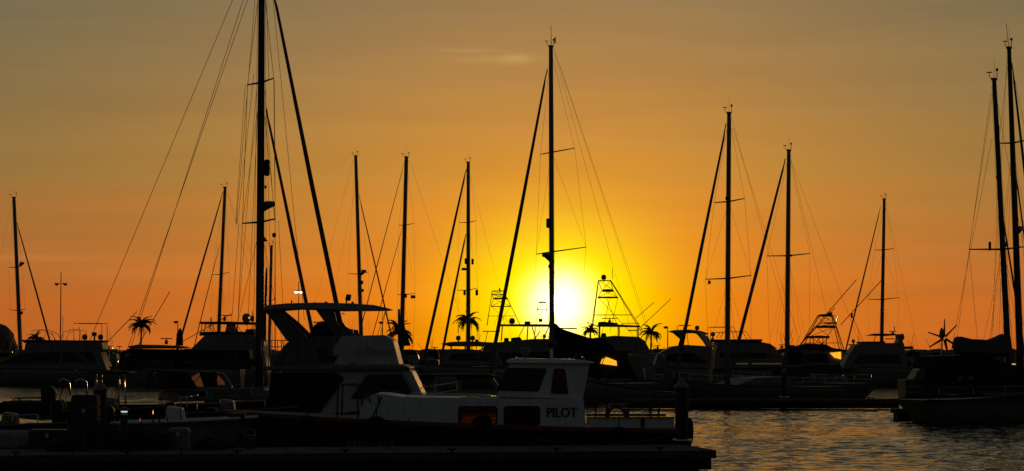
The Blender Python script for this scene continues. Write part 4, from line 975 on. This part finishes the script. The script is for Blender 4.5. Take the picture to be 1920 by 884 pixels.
    if gear:
        w = f.m(wt)*.62
        MB().box((tp.x, 0, tp.z+.03), (w*1.8, .16, .12)).build('masthead', 'mast_dark', mast)
        MB().tube([(tp.x-w*.8, 0, tp.z), (tp.x-w*2.0, 0, tp.z+.16), (tp.x-w*2.0, 0, tp.z+.34)], .018, 5).tube([(tp.x-w*2.0-.16, 0, tp.z+.34), (tp.x-w*2.0+.16, 0, tp.z+.36)], .03, 5).build('wind_vane', 'black_plastic', mast)
        MB().tube([(tp.x+w*.6, 0, tp.z), (tp.x+w*1.2, 0, tp.z+.12), (tp.x+w*1.25, 0, tp.z+.5)], .022, 5).lathe([(.06, 0), (.07, .1), (.02, .14)], (tp.x+w*1.25, 0, tp.z+.45), 8).build('anchor_light', 'black_plastic', mast)
        MB().tube([(tp.x, 0, tp.z), (tp.x+.02, 0, tp.z+1.1)], [.014, .006], 4).build('antenna', 'wire', mast)
    if cabin:
        xm = lerp(xs, xb, .5); L0 = abs(xb-xs); s_ = bow
        prof = [(xm-s_*L0*.2, deck), (xm-s_*L0*.19, deck+.55), (xm-s_*L0*.1, deck+.6), (xm+s_*L0*.08, deck+.5), (xm+s_*L0*.2, deck+.05)]
        cb = MB().prism(prof, B*.3, B*.24).build('cabin_trunk', 'hull_grey' if D < 200 else 'gelcoat_dark', r, .05)
        for k in range(3):
            xx = xm-s_*L0*(.14-.08*k); MB().plate(rrect(xx-.3, deck+.2, xx+.3, deck+.38, .07), -B*.285, .03).build('portlight', 'glass_dark', cb)
        dx = xm-s_*L0*.2
        MB().prism([(dx+s_*.7, deck+.55), (dx+s_*.35, deck+1.2), (dx-s_*.5, deck+1.3), (dx-s_*.5, deck+.5)], B*.32, B*.26).build('dodger', 'canvas_dark', r, .06)
    if boom:
        (x1, y1, x2, y2, th) = boom; a, b = f.p(x1, y1), f.p(x2, y2)
        MB().tube([a, b], .075, 8).build('boom', mast_m, r)
        n = 9; pts = []; rs = []
        for i in range(n):
            t = i/(n-1); pts.append(a.lerp(b, .02+.95*t)+Vector((0, 0, f.m(th)*(.5+.12*math.sin(i*2.1)))))
            rs.append(f.m(th)*(.62-.28*t)*(1+.08*math.sin(i*3.3)))
        MB().tube(pts, rs, 8, True, .55).build('sail_cover', 'canvas_dark', r)
    return f, r, mast, on, base
def mast_box(f, mast, x, y, wpx, hpx, name='radar_reflector'):
    c = f.p(x, y); MB().lathe([(f.m(wpx)*.3, -f.m(hpx)*.5), (f.m(wpx)*.5, -f.m(hpx)*.42), (f.m(wpx)*.5, f.m(hpx)*.42), (f.m(wpx)*.3, f.m(hpx)*.5)], (c.x, 0, c.z), 10).build(name, 'black_plastic', mast)
def mast_radar(f, mast, x, y, wpx, hpx, side=1):
    c = f.p(x, y); w, h = f.m(wpx)/2, f.m(hpx)
    MB().lathe([(w*.7, -h*.5), (w, -h*.3), (w, h*.15), (w*.8, h*.45), (w*.4, h*.5)], (c.x, 0, c.z), 14).build('mast_radar', 'gelcoat_dark', mast)
    MB().prism([(c.x-side*w*1.2, c.z-h*1.4), (c.x-side*w*1.2, c.z-h*.4), (c.x+side*w*.6, c.z-h*.45)], .06).build('radar_bracket', 'mast_dark', mast)

# leftmost mast
f, r, m, on, b = sailing('sailing yacht whose mast is the leftmost in the picture', 252, (26, 371), (38, 648), 6.5, 9, 45, 1,
    stay=((32, 418), (92, 634)), backs=(((23, 376), (-8, 520)),), spreads=((14, 501, 45, 499), (14, 581, 52, 580)), furl=.1, loa=15)
mast_radar(f, m, 41, 494, 9, 5); mast_box(f, m, 41, 587, 4, 6, 'deck_light')
# second small mast
f, r, m, on, b = sailing('sailing yacht with slim mast left of the tall near mast, forestay leaning left', 250, (422, 352), (411, 602), 6, 8, 40, -1,
    stay=((418, 360), (342, 626)), inner=((412, 458), (372, 618)), inner_r=.05, backs=(((426, 362), (452, 430)), ((426, 362), (445, 425))), spreads=((395, 515, 433, 511),), loa=15)
c = f.p(337, 633); MB().prism([(c.x-.4, c.z-.9), (c.x+.35, c.z-.9), (c.x+.3, c.z+.3), (c.x+.05, c.z+1.0), (c.x-.3, c.z+.4)], .2).build('sail_bag', 'canvas_dark', r, .05)
# the tall near mast
f, r, m, on, b = sailing('large dark-hulled sailing yacht whose thick near mast rises out of frame', 97, (491, -70), (487, 660), 12.5, 18, 30, 1,
    stay=((509, -30), (632, 574)), inner=((500, 205), (583, 610)), inner_r=.085, backs=(((437, -2), (172, 612)), ((456, 0), (262, 600)), ((464, 0), (292, 520))),
    spreads=((458, 157.5, 519, 149), (447, 418, 523, 412)), stern=150, B=4.7, hull_mat='navy', deck=1.35, furl=.105, wire=.0115, boom=(480, 684, 345, 681, 9), mast_m='mast_dark', gear=False)
mast_box(f, m, 500.5, 315, 11, 31); mast_radar(f, m, 505, 383, 22, 11); mast_box(f, m, 498, 351, 4, 6, 'deck_light')
c = f.p(497, 449); MB().prism([(c.x-.1, c.z-.12), (c.x+.1, c.z-.08), (c.x-.1, c.z+.14)], .08).build('deck_light', 'black_plastic', m)
c0, c1 = f.p(500, 502), f.p(496, 640); MB().tube([c0, c0.lerp(c1, .1), c1], [.03, .06, .06], 6).build('halyard_bag', 'black_plastic', m)
for q in (((478, 0), (450, 420)), ((476, 140), (452, 420)), ((481, 170), (446, 690)), ((484, 190), (468, 690)), ((499, 200), (519, 690)), ((512, 0), (578, 600)), ((500, 0), (511, 150)), ((497, 170), (522, 415)), ((515, 150), (524, 690)), ((460, 158), (449, 418)), ((448, 420), (434, 700)), ((522, 414), (545, 700))): rod(f, r, q[0], q[1], .0095, 'rigging_wire', 'wire', (0, .4))
def tan_canvas():
    # cockpit awning behind the tall mast, the low sun shines through it
    for poly in ([(341, 727), (352, 712), (373, 699), (381, 722), (382, 726), (362, 725)], [(404, 722), (409, 704), (420, 716), (423, 722)]):
        MB().plate(f.poly(poly, -.6), -.6, .01).build('cockpit_awning', 'canvas_tan', r)
    MB().plate(f.poly([(374, 698), (405, 698), (412, 760), (384, 760), (382, 724)], -.7), -.7, .05).build('canvas_panel', 'canvas_dark', r)
    MB().tube([(f.p(x, y).x, -.6, f.p(x, y).z) for x, y in ((338, 745), (341, 727), (373, 697), (408, 700), (424, 723), (426, 745))], .025, 5).build('awning_hoop', 'steel', r)
tan_canvas()
DAV = (f, r)
for px in (118, 150):
    q = [f.p(px+14, 742, -1.0), f.p(px+12, 716, -1.0), f.p(px, 711, -1.0), f.p(px-8, 716, -1.0)]
    MB().tube([(p_.x, -1.0, p_.z) for p_ in q], .035, 6).build('davit', 'steel', r)

# thin mast just right of the tall one
f, r, m, on, b = sailing('sailing yacht with short thin mast close to the right of the tall near mast', 260, (509, 462), (505, 636), 5.5, 6.5, 45, 1, loa=10, spreads=((499, 563, 518, 561),), wire=.009, rails=False)
c = f.p(514, 441); MB().lathe([(.05, -.3), (.2, -.2), (.26, 0), (.18, .2), (.05, .26)], (c.x, 0, c.z), 10).build('masthead_float', 'black_plastic', m); rod(f, r, (513, 444), (509, 464), .02, 'antenna')
# leaning mast left of palm
f, r, m, on, b = sailing('sailing yacht with forestay leaning right, mast behind the hardtop tip', 255, (667, 293), (677, 628), 6.5, 9, 45, 1,
    stay=((673, 366), (736, 640)), backs=(((662, 302), (606, 500)), ((662, 370), (632, 540))), spreads=((651, 513, 692, 511),), furl=.085, loa=15)
mast_radar(f, m, 682, 509, 10, 6); mast_box(f, m, 679, 530, 4, 7, 'deck_light'); mast_box(f, m, 680, 545, 4, 6, 'deck_light')
for q in (((724, 580), (700, 652)), ((724, 580), (708, 652)), ((717, 585), (716, 652))): rod(f, r, q[0], q[1], .03, 'rigging_wire')
# mast with the sail bag
f, r, m, on, b = sailing('sailing yacht with dark sail bag at its mast foot in front of a palm', 250, (762, 295), (753, 648), 7.5, 10, 40, -1,
    stay=((758, 306), (684, 586)), inner=((755, 425), (722, 545)), inner_r=.045, backs=(((768, 302), (843, 530)),), spreads=((747, 422, 777, 420), (744, 552, 779, 551)), furl=.05, loa=16)
c = f.p(774.5, 557); MB().box((c.x, 0, c.z), (f.m(8), .3, f.m(6))).build('radar_reflector', 'black_plastic', m, .04); mast_box(f, m, 760, 555, 6, 8, 'deck_light')
MB().prism(f.poly([(752, 600), (756, 610), (768, 649), (750, 649)]), .25).build('sail_bag', 'canvas_dark', r, .04)
c0, c1 = f.p(748, 580), f.p(748, 648); MB().tube([c0, c1], .14, 6).build('halyard_bag', 'mast_dark', m)
# mast hung with fenders
f, r, m, on, b = sailing('sailing yacht with two thick furled headsails and fenders hung in its rigging', 246, (878, 305), (878, 648), 6.5, 10, 42, -1,
    stay=((874, 318), (800, 652)), inner=((873, 440), (832, 648)), inner_r=.14, backs=(((882, 330), (930, 520)),), spreads=((860, 416.5, 893, 415), (857, 544, 896, 541)), furl=.16, loa=16)
for (x, y, w, h) in ((873.5, 490, 5, 11), (886, 491, 4.5, 11), (870, 505, 9, 5), (871, 549, 4.5, 10), (894, 549, 5, 11)): mast_box(f, m, x, y, w, h, 'hanging_fender')
# the central mast in front of the sun
f, r, m, on, b = sailing('sailing yacht whose tall mast crosses the setting sun', 158, (1033, 88), (1035, 650), 9, 12, 45, -1,
    stay=((1026, 130), (930, 640)), backs=(((1039, 92), (1135, 400)), ((1039, 92), (1150, 420)), ((1040, 100), (1128, 400))), spreads=((1014, 287, 1077, 281), (1006, 475, 1098, 466)),
    furl=.13, loa=17.5, B=4.6, boom=(1042, 640, 1150, 664, 13), wire=.011)
mast_box(f, m, 1029, 419, 10, 18); mast_radar(f, m, 1024, 478, 16, 9, -1); mast_box(f, m, 1031, 500, 6, 7, 'deck_light')
MB().prism(f.poly([(1037, 606), (1046, 616), (1075, 626), (1100, 634), (1128, 636), (1145, 652), (1140, 690), (1040, 690)]), .5, .3).build('sail_cover', 'canvas_dark', r, .08)
rod(f, r, (1046, 616), (1081, 616.5), .05, 'boom_gallows', 'mast_dark'); rod(f, r, (1034, 88), (1033, 48), .018, 'antenna'); c = f.p(1040.5, 82); MB().tube([c, c+Vector((.03, 0, .45))], .05, 6).build('wind_sensor', 'black_plastic', m)
# right of the sun, tall
f, r, m, on, b = sailing('sailing yacht with tall mast and small flag hung under its lower spreader', 143, (1367, 213), (1364, 642), 8.5, 12, 38, -1,
    stay=((1362, 232), (1286, 614)), backs=(((1374, 240), (1420, 400)), ((1372, 222), (1428, 410))), spreads=((1342, 379, 1393, 374), (1327, 523, 1403, 518)), furl=.105, loa=15, B=4.2, boom=(1368, 672, 1440, 676, 5))
c = f.p(1330, 530); MB().prism([(c.x-.12, c.z-.12), (c.x+.1, c.z-.1), (c.x+.12, c.z+.1), (c.x-.1, c.z+.14)], .01).build('flag', 'flag', m); mast_box(f, m, 1363, 372, 6, 7, 'deck_light')
# next
f, r, m, on, b = sailing('sailing yacht with single-spreader mast, second tall one right of the sun', 160, (1479, 283), (1476, 656), 8, 11.5, 38, -1,
    stay=((1473, 298), (1386, 634)), backs=(((1483, 300), (1545, 480)), ((1483, 300), (1530, 480))), spreads=((1443, 479, 1513, 477),), furl=.12, loa=14, B=4.2, boom=(1480, 680, 1560, 684, 5))
mast_box(f, m, 1484, 479.5, 4, 4, 'deck_light'); MB().prism(f.poly([(1476, 650), (1484, 647), (1494, 652), (1500, 664), (1498, 690), (1474, 690)]), .35, .25).build('mast_cover', 'canvas_dark', r, .06)
# short mast
f, r, m, on, b = sailing('sailing yacht with the shortest mast at right, two spreaders', 236, (1658, 374), (1653, 650), 6.5, 8.5, 42, -1,
    stay=((1651, 388), (1588, 648)), backs=(((1661, 380), (1700, 560)),), spreads=((1643, 468, 1673, 467), (1632, 561, 1681, 559)), furl=.08, loa=14)
mast_box(f, m, 1597, 592, 4, 9, 'furler'); rod(f, r, (1598, 592), (1622, 648), .02, 'rigging_wire')
# rightmost pair
f, r, m, on, b = sailing('sailing yacht with wind turbine and lumpy boom cover at the right edge', 112, (1864, 150), (1889, 645), 9, 15, 26, 1,
    backs=(((1858, 175), (1782, 640)), ((1860, 260), (1798, 640))), spreads=((1830, 467, 1901, 464),), loa=14, B=4.1, stern=1706, deck=1.2, mast_m='mast_dark', hull_mat='gelcoat_dark',
    boom=(1888, 668, 1790, 662, 6), wire=.010, inner=((1868, 330), (1905, 560)), inner_r=.05)
mast_radar(f, m, 1884, 458, 13, 8); mast_box(f, m, 1871, 242, 6, 14, 'deck_light'); mast_box(f, m, 1856, 462, 5, 17, 'loudhailer')
MB().prism(f.poly([(1793, 634), (1797, 631), (1818, 636), (1838, 637), (1852, 638), (1866, 633), (1880, 626), (1891, 630), (1893, 664), (1800, 662), (1789, 653)]), .28, .2).build('sail_cover', 'sail_furled', r, .06)
MB().prism(f.poly([(1735, 690), (1738, 668), (1835, 664), (1840, 672), (1790, 676), (1745, 692)]), 1.1, 1.0).build('bimini', 'canvas_dark', r, .05)
for px in (1742, 1790, 1832): post(f, r, [(px, 730), (px, 672)], .025, 'bimini_post', 'black_plastic', (-1.0, 1.0))
MB().prism(f.poly([(1752, 738), (1760, 676), (1838, 672), (1900, 690), (1905, 738)]), 1.15, .9).build('cockpit_enclosure', 'canvas_dark', r, .06)
for poly in ([(1793, 720), (1797, 708), (1804, 706), (1802, 718)], [(1814, 713), (1818, 706), (1836, 698), (1842, 700), (1834, 712)]): MB().plate(f.poly(poly, -1.05), -1.05, .01).build('spray_curtain', 'canvas_tan', r)
c = f.p(1872, 683); MB().box((c.x, -1.2, c.z), (.2, .05, .07)).build('deck_light', 'lamp_amber', r)
hub = f.p(1766, 634)
wt_ = MB().tube([(hub.x, 0, hub.z), (hub.x, 0, 1.2)], .035, 8).build('turbine_pole', 'wire', r)
MB().lathe([(.02, -.05), (.12, 0), (.14, .1), (.1, .35), (.03, .5)], (0, 0, 0), 10).build('turbine_hub', 'gelcoat_dark', wt_).location = (hub.x, 0, hub.z)
for k in range(6):
    a = R(95+60*k+(8 if k % 2 else -6)); dx, dz = math.cos(a), math.sin(a)
    MB().add([(hub.x+dx*.08-dz*.075, -.2, hub.z+dz*.08+dx*.05), (hub.x+dx*.08+dz*.075, -.16, hub.z+dz*.08-dx*.05), (hub.x+dx*1.02+dz*.03, -.19, hub.z+dz*.92-dx*.03), (hub.x+dx*1.02-dz*.03, -.21, hub.z+dz*.92+dx*.03),
              (hub.x+dx*.08-dz*.075, -.225, hub.z+dz*.08+dx*.05), (hub.x+dx*.08+dz*.075, -.185, hub.z+dz*.08-dx*.05), (hub.x+dx*1.02+dz*.03, -.2, hub.z+dz*.92-dx*.03), (hub.x+dx*1.02-dz*.03, -.22, hub.z+dz*.92+dx*.03)],
             [(0, 1, 2, 3), (7, 6, 5, 4), (0, 4, 5, 1), (1, 5, 6, 2), (2, 6, 7, 3), (3, 7, 4, 0)]).build('turbine_blade', 'gelcoat_dark', wt_)
f, r, m, on, b = sailing('sailing yacht with the thick leaning mast cut by the right edge', 122, (1892, 91), (1912, 650), 9.5, 17, 40, 1,
    stay=((1897, 118), (1922, 330)), inner=((1905, 330), (1925, 480)), inner_r=.06, backs=(((1888, 110), (1876, 330)),), spreads=((1878, 267, 1921, 265),), stern=1800, B=4.0, mast_m='mast_dark', furl=.09)
mast_radar(f, m, 1912, 429, 13, 9); rod(f, r, (1891, 91), (1887, 45), .015, 'antenna')

# ================================================================= NEAR CLUTTER AT LEFT
# white skiff, bow pointing right in front of the pilot boat's bow
def skiff():
    f = Fr(330, 70.6, 0); r = f.root('skiff'); tag(r, 'white open skiff with its bow against the pilot boat bow', 'boat')
    xs, xb = f.p(215, 792).x, f.p(482, 784).x; zs, zb = f.p(215, 792).z, f.p(482, 782).z
    hull(MB(), xs, xb, 1.9, zs, zb, 'motor', .95, -.2).build('hull', 'gelcoat_dark', r)
    sheer_rail(MB(), xs, xb, 1.9, zs, zb, .045).build('gunwale', 'gelcoat', r)
    c = f.p(330, 786); MB().prism([(c.x-.35, c.z-.3), (c.x+.35, c.z-.3), (c.x+.2, c.z+.35), (c.x-.25, c.z+.4)], .3).build('console', 'gelcoat', r, .04)
    for px in (362, 392): p = f.p(px, 786); MB().box((p.x, 0, p.z-.05), (.3, 1.5, .06)).build('thwart', 'timber', r)
    p = f.p(216, 786); MB().prism([(p.x-.35, p.z-.1), (p.x-.02, p.z-.15), (p.x-.02, p.z+.3), (p.x-.12, p.z+.42), (p.x-.4, p.z+.38)], .16).build('outboard_motor', 'black_plastic', r, .05)
    post(f, r, [(345, 786), (345, 745), (365, 742)], .02, 'rail', 'steel', (-.7, .7))
    p = f.p(446, 781); MB().box((p.x, -.1, p.z), (.5, .6, .22)).build('bow_locker', 'black_plastic', r, .03)
skiff()
# inflatable dinghy hung from davits at the left
def dinghy():
    f = Fr(70, 84, 0); r = f.root('inflatable_dinghy'); tag(r, 'dark inflatable dinghy with outboard hung above the water at the left edge', 'dinghy')
    for oy in (-.55, .55):
        pts = [(f.p(x, y).x, oy*k, f.p(x, y).z) for x, y, k in ((-22, 772, .1), (0, 768, .6), (14, 764, .95), (40, 764, 1), (80, 765, 1), (140, 766, 1), (158, 767, .95))]
        MB().tube(pts, [.14, .2, .24, .25, .25, .24, .12], 10).build('tube', 'canvas_dark', r)
    a, b = f.p(4, 774), f.p(138, 778)
    MB().prism([(a.x, a.z), (b.x, b.z+.05), (b.x, b.z-.2), (a.x+1.2, a.z-.25), (a.x+.4, a.z-.15)], .5, .6).build('floor', 'gelcoat_dark', r)
    c = f.p(92, 740); MB().prism([(c.x-.25, c.z-.35), (c.x+.2, c.z-.4), (c.x+.28, c.z+.1), (c.x+.15, c.z+.3), (c.x-.3, c.z+.26)], .2).build('outboard_motor', 'black_plastic', r, .06)
    for (p, q, rad) in (((28, 747), (84, 746), .03), ((37, 748), (37, 755), .03), ((24, 757), (27, 749), .03)):
        a, b = f.p(*p), f.p(*q); MB().tube([(a.x, -.1, a.z), (b.x, -.1, b.z)], rad, 5).build('oar' if p[0] == 28 else 'oar_rest', 'black_plastic', r)
    MB().tube([(f.p(x, y).x, -.1, f.p(x, y).z) for x, y in ((112, 752), (118, 730), (115, 715))], .02, 5).build('lifting_line', 'timber', r)
dinghy()
def upturned():
    p = at(35, 828, 68.2); r = empty('upturned_dinghy', (p.x, 67.8, DZ)); tag(r, 'pale dinghy lying upside down on the dock at the lower left', 'dinghy')
    mb = MB(); n = 8; vs = []; fs = []
    for i in range(n+1):
        t = i/n; x = lerp(-.75, 1.0, t); hb = .55*(1-max(0, (t-.5)/.5)**2.2)+.02; h = .5*(1-.35*max(0, (t-.6)/.4)**2)
        for k in range(9): a = math.pi*k/8; vs.append((x, -hb*math.cos(a)*(1 if 0 < k < 8 else 1.06), h*math.sin(a)**.7))
    for i in range(n):
        for k in range(8): fs.append((i*9+k, (i+1)*9+k, (i+1)*9+k+1, i*9+k+1))
    fs.append(tuple(range(9)))
    mb.add(vs, fs, True).build('hull', 'gelcoat_dark', r); MB().box((.1, 0, .5), (1.5, .05, .07)).build('keel_strip', 'timber', r, .01)
upturned()
def dock_box(x, y, D, s, label, m='gelcoat_dark'):
    p = at(x, y, D); r = empty('dock_box', (p.x, D, DZ)); tag(r, label, 'dock box', 'storage boxes on the dock')
    MB().prism([(-s[0]/2, 0), (s[0]/2, 0), (s[0]/2, s[2]*.78), (-s[0]/2, s[2]*.78)], s[1]/2).build('body', m, r, .03)
    MB().prism([(-s[0]/2-.03, s[2]*.79), (s[0]/2+.03, s[2]*.79), (s[0]/2-.03, s[2]), (-s[0]/2+.03, s[2])], s[1]/2+.03, s[1]/2-.05).build('lid', m, r, .03)
    MB().box((0, -s[1]/2-.02, s[2]*.7), (.1, .03, .12)).build('latch', 'steel', r)
dock_box(160, 800, 67.2, (.78, .6, 1.55), 'tall grey locker on the dock left of the coned piling', 'concrete')
dock_box(336, 800, 66.6, (.6, .5, .6), 'low pale storage box on the dock in front of the skiff')
dock_box(92, 830, 66.8, (1.1, .6, .55), 'wide dark storage box on the dock at lower left', 'dark_hull')
def pedestal(x, ylamp, D, label, lamp='lamp_small'):
    p = at(x, ylamp, D); r = empty('dock_pedestal', (p.x, D, DZ)); tag(r, label, 'power pedestal', 'power pedestals on the dock'); h = p.z-DZ
    MB().prism([(-.12, 0), (.12, 0), (.1, h-.1), (-.1, h-.1)], .1).build('post', 'dark_hull', r, .02)
    MB().lathe([(.07, h-.05), (.1, h-.03), (.1, h+.0)], (0, 0, 0), 14).build('lamp', lamp, r); MB().lathe([(.17, h+.02), (.16, h+.06), (.03, h+.12)], (0, 0, 0), 14).build('cap', 'dark_hull', r)
    MB().box((0, -.12, h*.6), (.12, .04, .16)).build('socket', 'black_plastic', r)
pedestal(233, 771, 67.4, 'power pedestal with small white lamp on the dock left of the skiff')
def marker(x, y, D, label):  # a sun glint, built as a tiny glowing bead on an added stem
    p = at(x, y, D); r = empty('sun_glint_bead', (p.x, D, DZ)); tag(r, label, 'lamp', 'red sun glints built as glowing beads'); h = p.z-DZ
    MB().tube([(0, 0, 0), (0, 0, h-.05)], .025, 6).build('stem', 'black_plastic', r); MB().lathe([(.008, h-.04), (.016, h-.02), (.016, h+.05), (.006, h+.07)], (0, 0, 0), 8).build('glint_bead', 'glint_red', r)
marker(263.5, 789, 66.4, 'lower of two tiny red sun glints built as glowing beads on the dock'); marker(287, 774.5, 66.6, 'upper of two tiny red sun glints built as glowing beads on the dock')
def railing(x0, x1, D, label, h=.95, n=6):
    a, b = at(x0, YH, D), at(x1, YH, D); r = empty('railing', (a.x, D, DZ)); tag(r, label, 'railing'); w = b.x-a.x
    for i in range(n): x = w*i/(n-1); MB().tube([(x, 0, 0), (x, 0, h)], .025, 6).build('rail_post', 'black_plastic', r)
    for z in (h, h*.55): MB().tube([(-.05, 0, z), (w+.05, 0, z)], .022, 6).build('rail_bar', 'black_plastic', r)
railing(128, 300, 66.0, 'dark pipe railing along the dock at lower left')
def rope_coil(x, D, label):
    p = at(x, 840, D); r = empty('rope_coil', (p.x, D, DZ)); tag(r, label, 'rope')
    mb = MB()
    pts = [(.22*(1+.25*math.sin(i*.37))*math.cos(i*.5), .22*(1+.25*math.sin(i*.37))*math.sin(i*.5), .03+.0016*i) for i in range(80)]
    mb.tube(pts, .02, 5).build('coil', 'timber', r)
rope_coil(420, 66.8, 'coil of mooring rope lying on the dock below the skiff bow')
def mooring_line(p, q, label, sag=.25):
    a, b = Vector(p), Vector(q); pts = []
    for i in range(11): t = i/10; v = a.lerp(b, t); v.z -= sag*4*t*(1-t); pts.append(v)
    o = MB().tube(pts, .022, 6).build('mooring_line', 'timber'); tag(o, label, 'rope', 'mooring lines of the pilot boat')
a = PB.p(945, 806, .1); mooring_line((a.x+PB.O.x, 72.05, a.z), (at(1065, 835, 69.0).x, 69.0, DZ+.1), 'mooring line from the pilot boat cabin side to the dock', .12)
a = PB.p(1262, 806, .1); mooring_line((a.x+PB.O.x, 72.1, a.z), (at(1200, 835, 69.6).x, 69.6, DZ+.1), 'mooring line from the pilot boat stern to the dock', .1)

# fishing skiffs rafted behind the dock at left
def panga(x0, D, xs, xb, ys, yb, label, m, ttop=True, B=2.0, engines=1):
    f = Fr(x0, D, 0); r = f.root('fishing_skiff'); tag(r, label, 'boat', 'fishing skiffs rafted at left')
    a, b = f.p(xs, ys), f.p(xb, yb); d = 1 if b.x > a.x else -1
    hull(MB(), a.x, b.x, B, a.z, b.z, 'motor', .8, -.25).build('hull', m, r); sheer_rail(MB(), a.x, b.x, B, a.z, b.z, .04).build('gunwale', 'black_plastic', r)
    L0 = abs(b.x-a.x); cx = a.x+d*L0*.42; zc = lerp(a.z, b.z, .25)
    MB().prism([(cx-.3, zc-.4), (cx+.3, zc-.4), (cx+.22, zc+.4), (cx-.2, zc+.45)], .32).build('console', 'gelcoat_dark', r, .04)
    MB().prism([(cx-d*.55-.2, zc-.4), (cx-d*.55+.2, zc-.4), (cx-d*.55+.18, zc+.15), (cx-d*.55-.18, zc+.15)], .4).build('seat_box', 'canvas_dark', r, .04)
    for k in range(engines):
        y = (k-(engines-1)/2)*.5; e = a.x-d*.12
        MB().prism([(e-.2, a.z-.5), (e+.14, a.z-.5), (e+.16, a.z+.2), (e+.05, a.z+.42), (e-.25, a.z+.38), (e-.28, a.z)], .17, .13, y).build('outboard_motor', 'black_plastic', r, .06)
    if ttop:
        for sx in (-.45, .4):
            for y in (-.5, .5): MB().tube([(cx+sx, y*1.3, zc-.3), (cx+sx*.9, y, zc+1.25)], .022, 5).build('top_post', 'steel', r)
        MB().prism([(cx-.75, zc+1.25), (cx+.8, zc+1.25), (cx+.7, zc+1.33), (cx-.65, zc+1.34)], .75, .7).build('canopy_top', 'canvas_dark', r, .02)
        for k in range(4): MB().tube([(cx-.6+.1*k, -.6+.4*k, zc+1.3), (cx-.9-.25*k, -.6+.4*k, zc+1.9+.1*k)], .012, 4).build('fishing_rod', 'wire', r)
    for t in (.2, .5, .75): 
        xx = a.x+d*L0*t; MB().tube([(xx, -B/2*.9, lerp(a.z, b.z, t**1.6)-.05), (xx, -B/2*.9, lerp(a.z, b.z, t**1.6)+.35)], .016, 5).build('rail_post', 'steel', r)
    p0 = [(a.x+d*L0*t, -B/2*.9, lerp(a.z, b.z, t**1.6)+.35) for t in (.2, .5, .75)]; MB().tube(p0, .014, 5).build('rail_bar', 'steel', r)
panga(230, 78, 120, 330, 772, 762, 'dark-hulled fishing skiff behind the coned piling at left', 'dark_hull', True, 2.1, 2)
panga(450, 79.5, 330, 560, 776, 764, 'grey fishing skiff below the tan cockpit awning', 'gelcoat_dark', False, 2.1)
panga(60, 75, -60, 128, 800, 794, 'low dark skiff under the hanging dinghy at the left edge', 'dark_hull', False, 1.9)
def crate(x, D, n, label):
    p = at(x, 840, D); r = empty('fish_crate', (p.x, D, DZ)); tag(r, label, 'crate', 'fish crates on the dock')
    for k in range(n):
        o = MB().box((0, 0, .03+.24*k), (.6, .4, .04)).build('crate_base', 'dark_hull', r)
        for sx, sy, w, d in ((-.29, 0, .02, .4), (.29, 0, .02, .4), (0, -.19, .56, .02), (0, .19, .56, .02)): MB().box((sx, sy, .14+.24*k), (w, d, .18)).build('crate_side', 'dark_hull', r)
crate(205, 66.4, 3, 'stack of three dark fish crates on the dock beside the pedestal'); crate(300, 66.2, 2, 'stack of two dark fish crates left of the low storage box')
def bucket(x, D, label, m):
    p = at(x, 840, D); r = empty('bucket', (p.x, D, DZ)); tag(r, label, 'bucket')
    MB().lathe([(.13, 0), (.17, .36), (.185, .37), (.185, .4), (.16, .4), (.13, .04)], (0, 0, 0), 14).build('pail', m, r)
    MB().tube([(.18*math.cos(a), 0, .38+.2*math.sin(a)) for a in [math.pi*i/8 for i in range(9)]], .008, 4).build('handle', 'steel', r)
bucket(468, 66.5, 'single bucket on the dock right of the rope coil', 'gelcoat_dark')

def net_heap(x, D, w, h, label, seed):
    p = at(x, 840, D); r = empty('net_heap', (p.x, D, DZ)); tag(r, label, 'fishing net'); rnd = random.Random(seed)
    n, k = 22, 8; vs = []; fs = []
    for j in range(k+1):
        t = j/k
        for i in range(n):
            a = 2*math.pi*i/n; q = (1+.16*math.sin(3*a+seed)+rnd.uniform(-.09, .09)); rr = math.cos(t*math.pi/2)**.6
            vs.append((w/2*rr*math.cos(a)*q, .42*rr*math.sin(a)*q, h*math.sin(t*math.pi/2)*(1+.22*math.sin(2*a+seed)*(1-t))+rnd.uniform(-.025, .025)))
    for j in range(k):
        for i in range(n): fs.append((j*n+i, j*n+(i+1) % n, (j+1)*n+(i+1) % n, (j+1)*n+i))
    o = MB().add(vs, fs).build('net', 'canvas_dark', r)
    for i in range(7):
        a = rnd.uniform(0, 6.28); q = rnd.uniform(.3, .9); z = h*math.sqrt(max(0, 1-q*q))
        MB().lathe([(.01, -.06), (.05, -.04), (.06, 0), (.05, .04), (.01, .06)], (w/2*q*math.cos(a), -.42*q*abs(math.sin(a)), z+.02), 8).build('net_float', 'orange_paint', r)
net_heap(258, 65.6, 1.5, .62, 'large dark heap of fishing net on the dock below the small white lamp', 1)
net_heap(130, 65.0, 1.1, .42, 'smaller heap of fishing net on the dock at lower left', 4)
net_heap(392, 66.0, .9, .34, 'low heap of fishing net on the dock below the skiff console', 9)
def boat_hook(x, y, dx, L, D, label):
    p = at(x, y, D); r = empty('boat_hook', (p.x, D, p.z)); tag(r, label, 'boat hook')
    e = Vector((dx, .1, L)); MB().tube([(0, 0, 0), e], .016, 5).build('pole', 'timber', r); MB().tube([e, e+Vector((.03, 0, .08)), e+Vector((.1, 0, .06))], .014, 5).build('hook', 'steel', r)
boat_hook(212, 790, .35, 1.9, 67.6, 'boat hook leaning right against the coned piling'); boat_hook(318, 800, -.5, 1.5, 67.0, 'boat hook leaning left beside the low storage box'); boat_hook(150, 835, -.2, 2.1, 66.6, 'boat hook standing beside the tall grey locker')
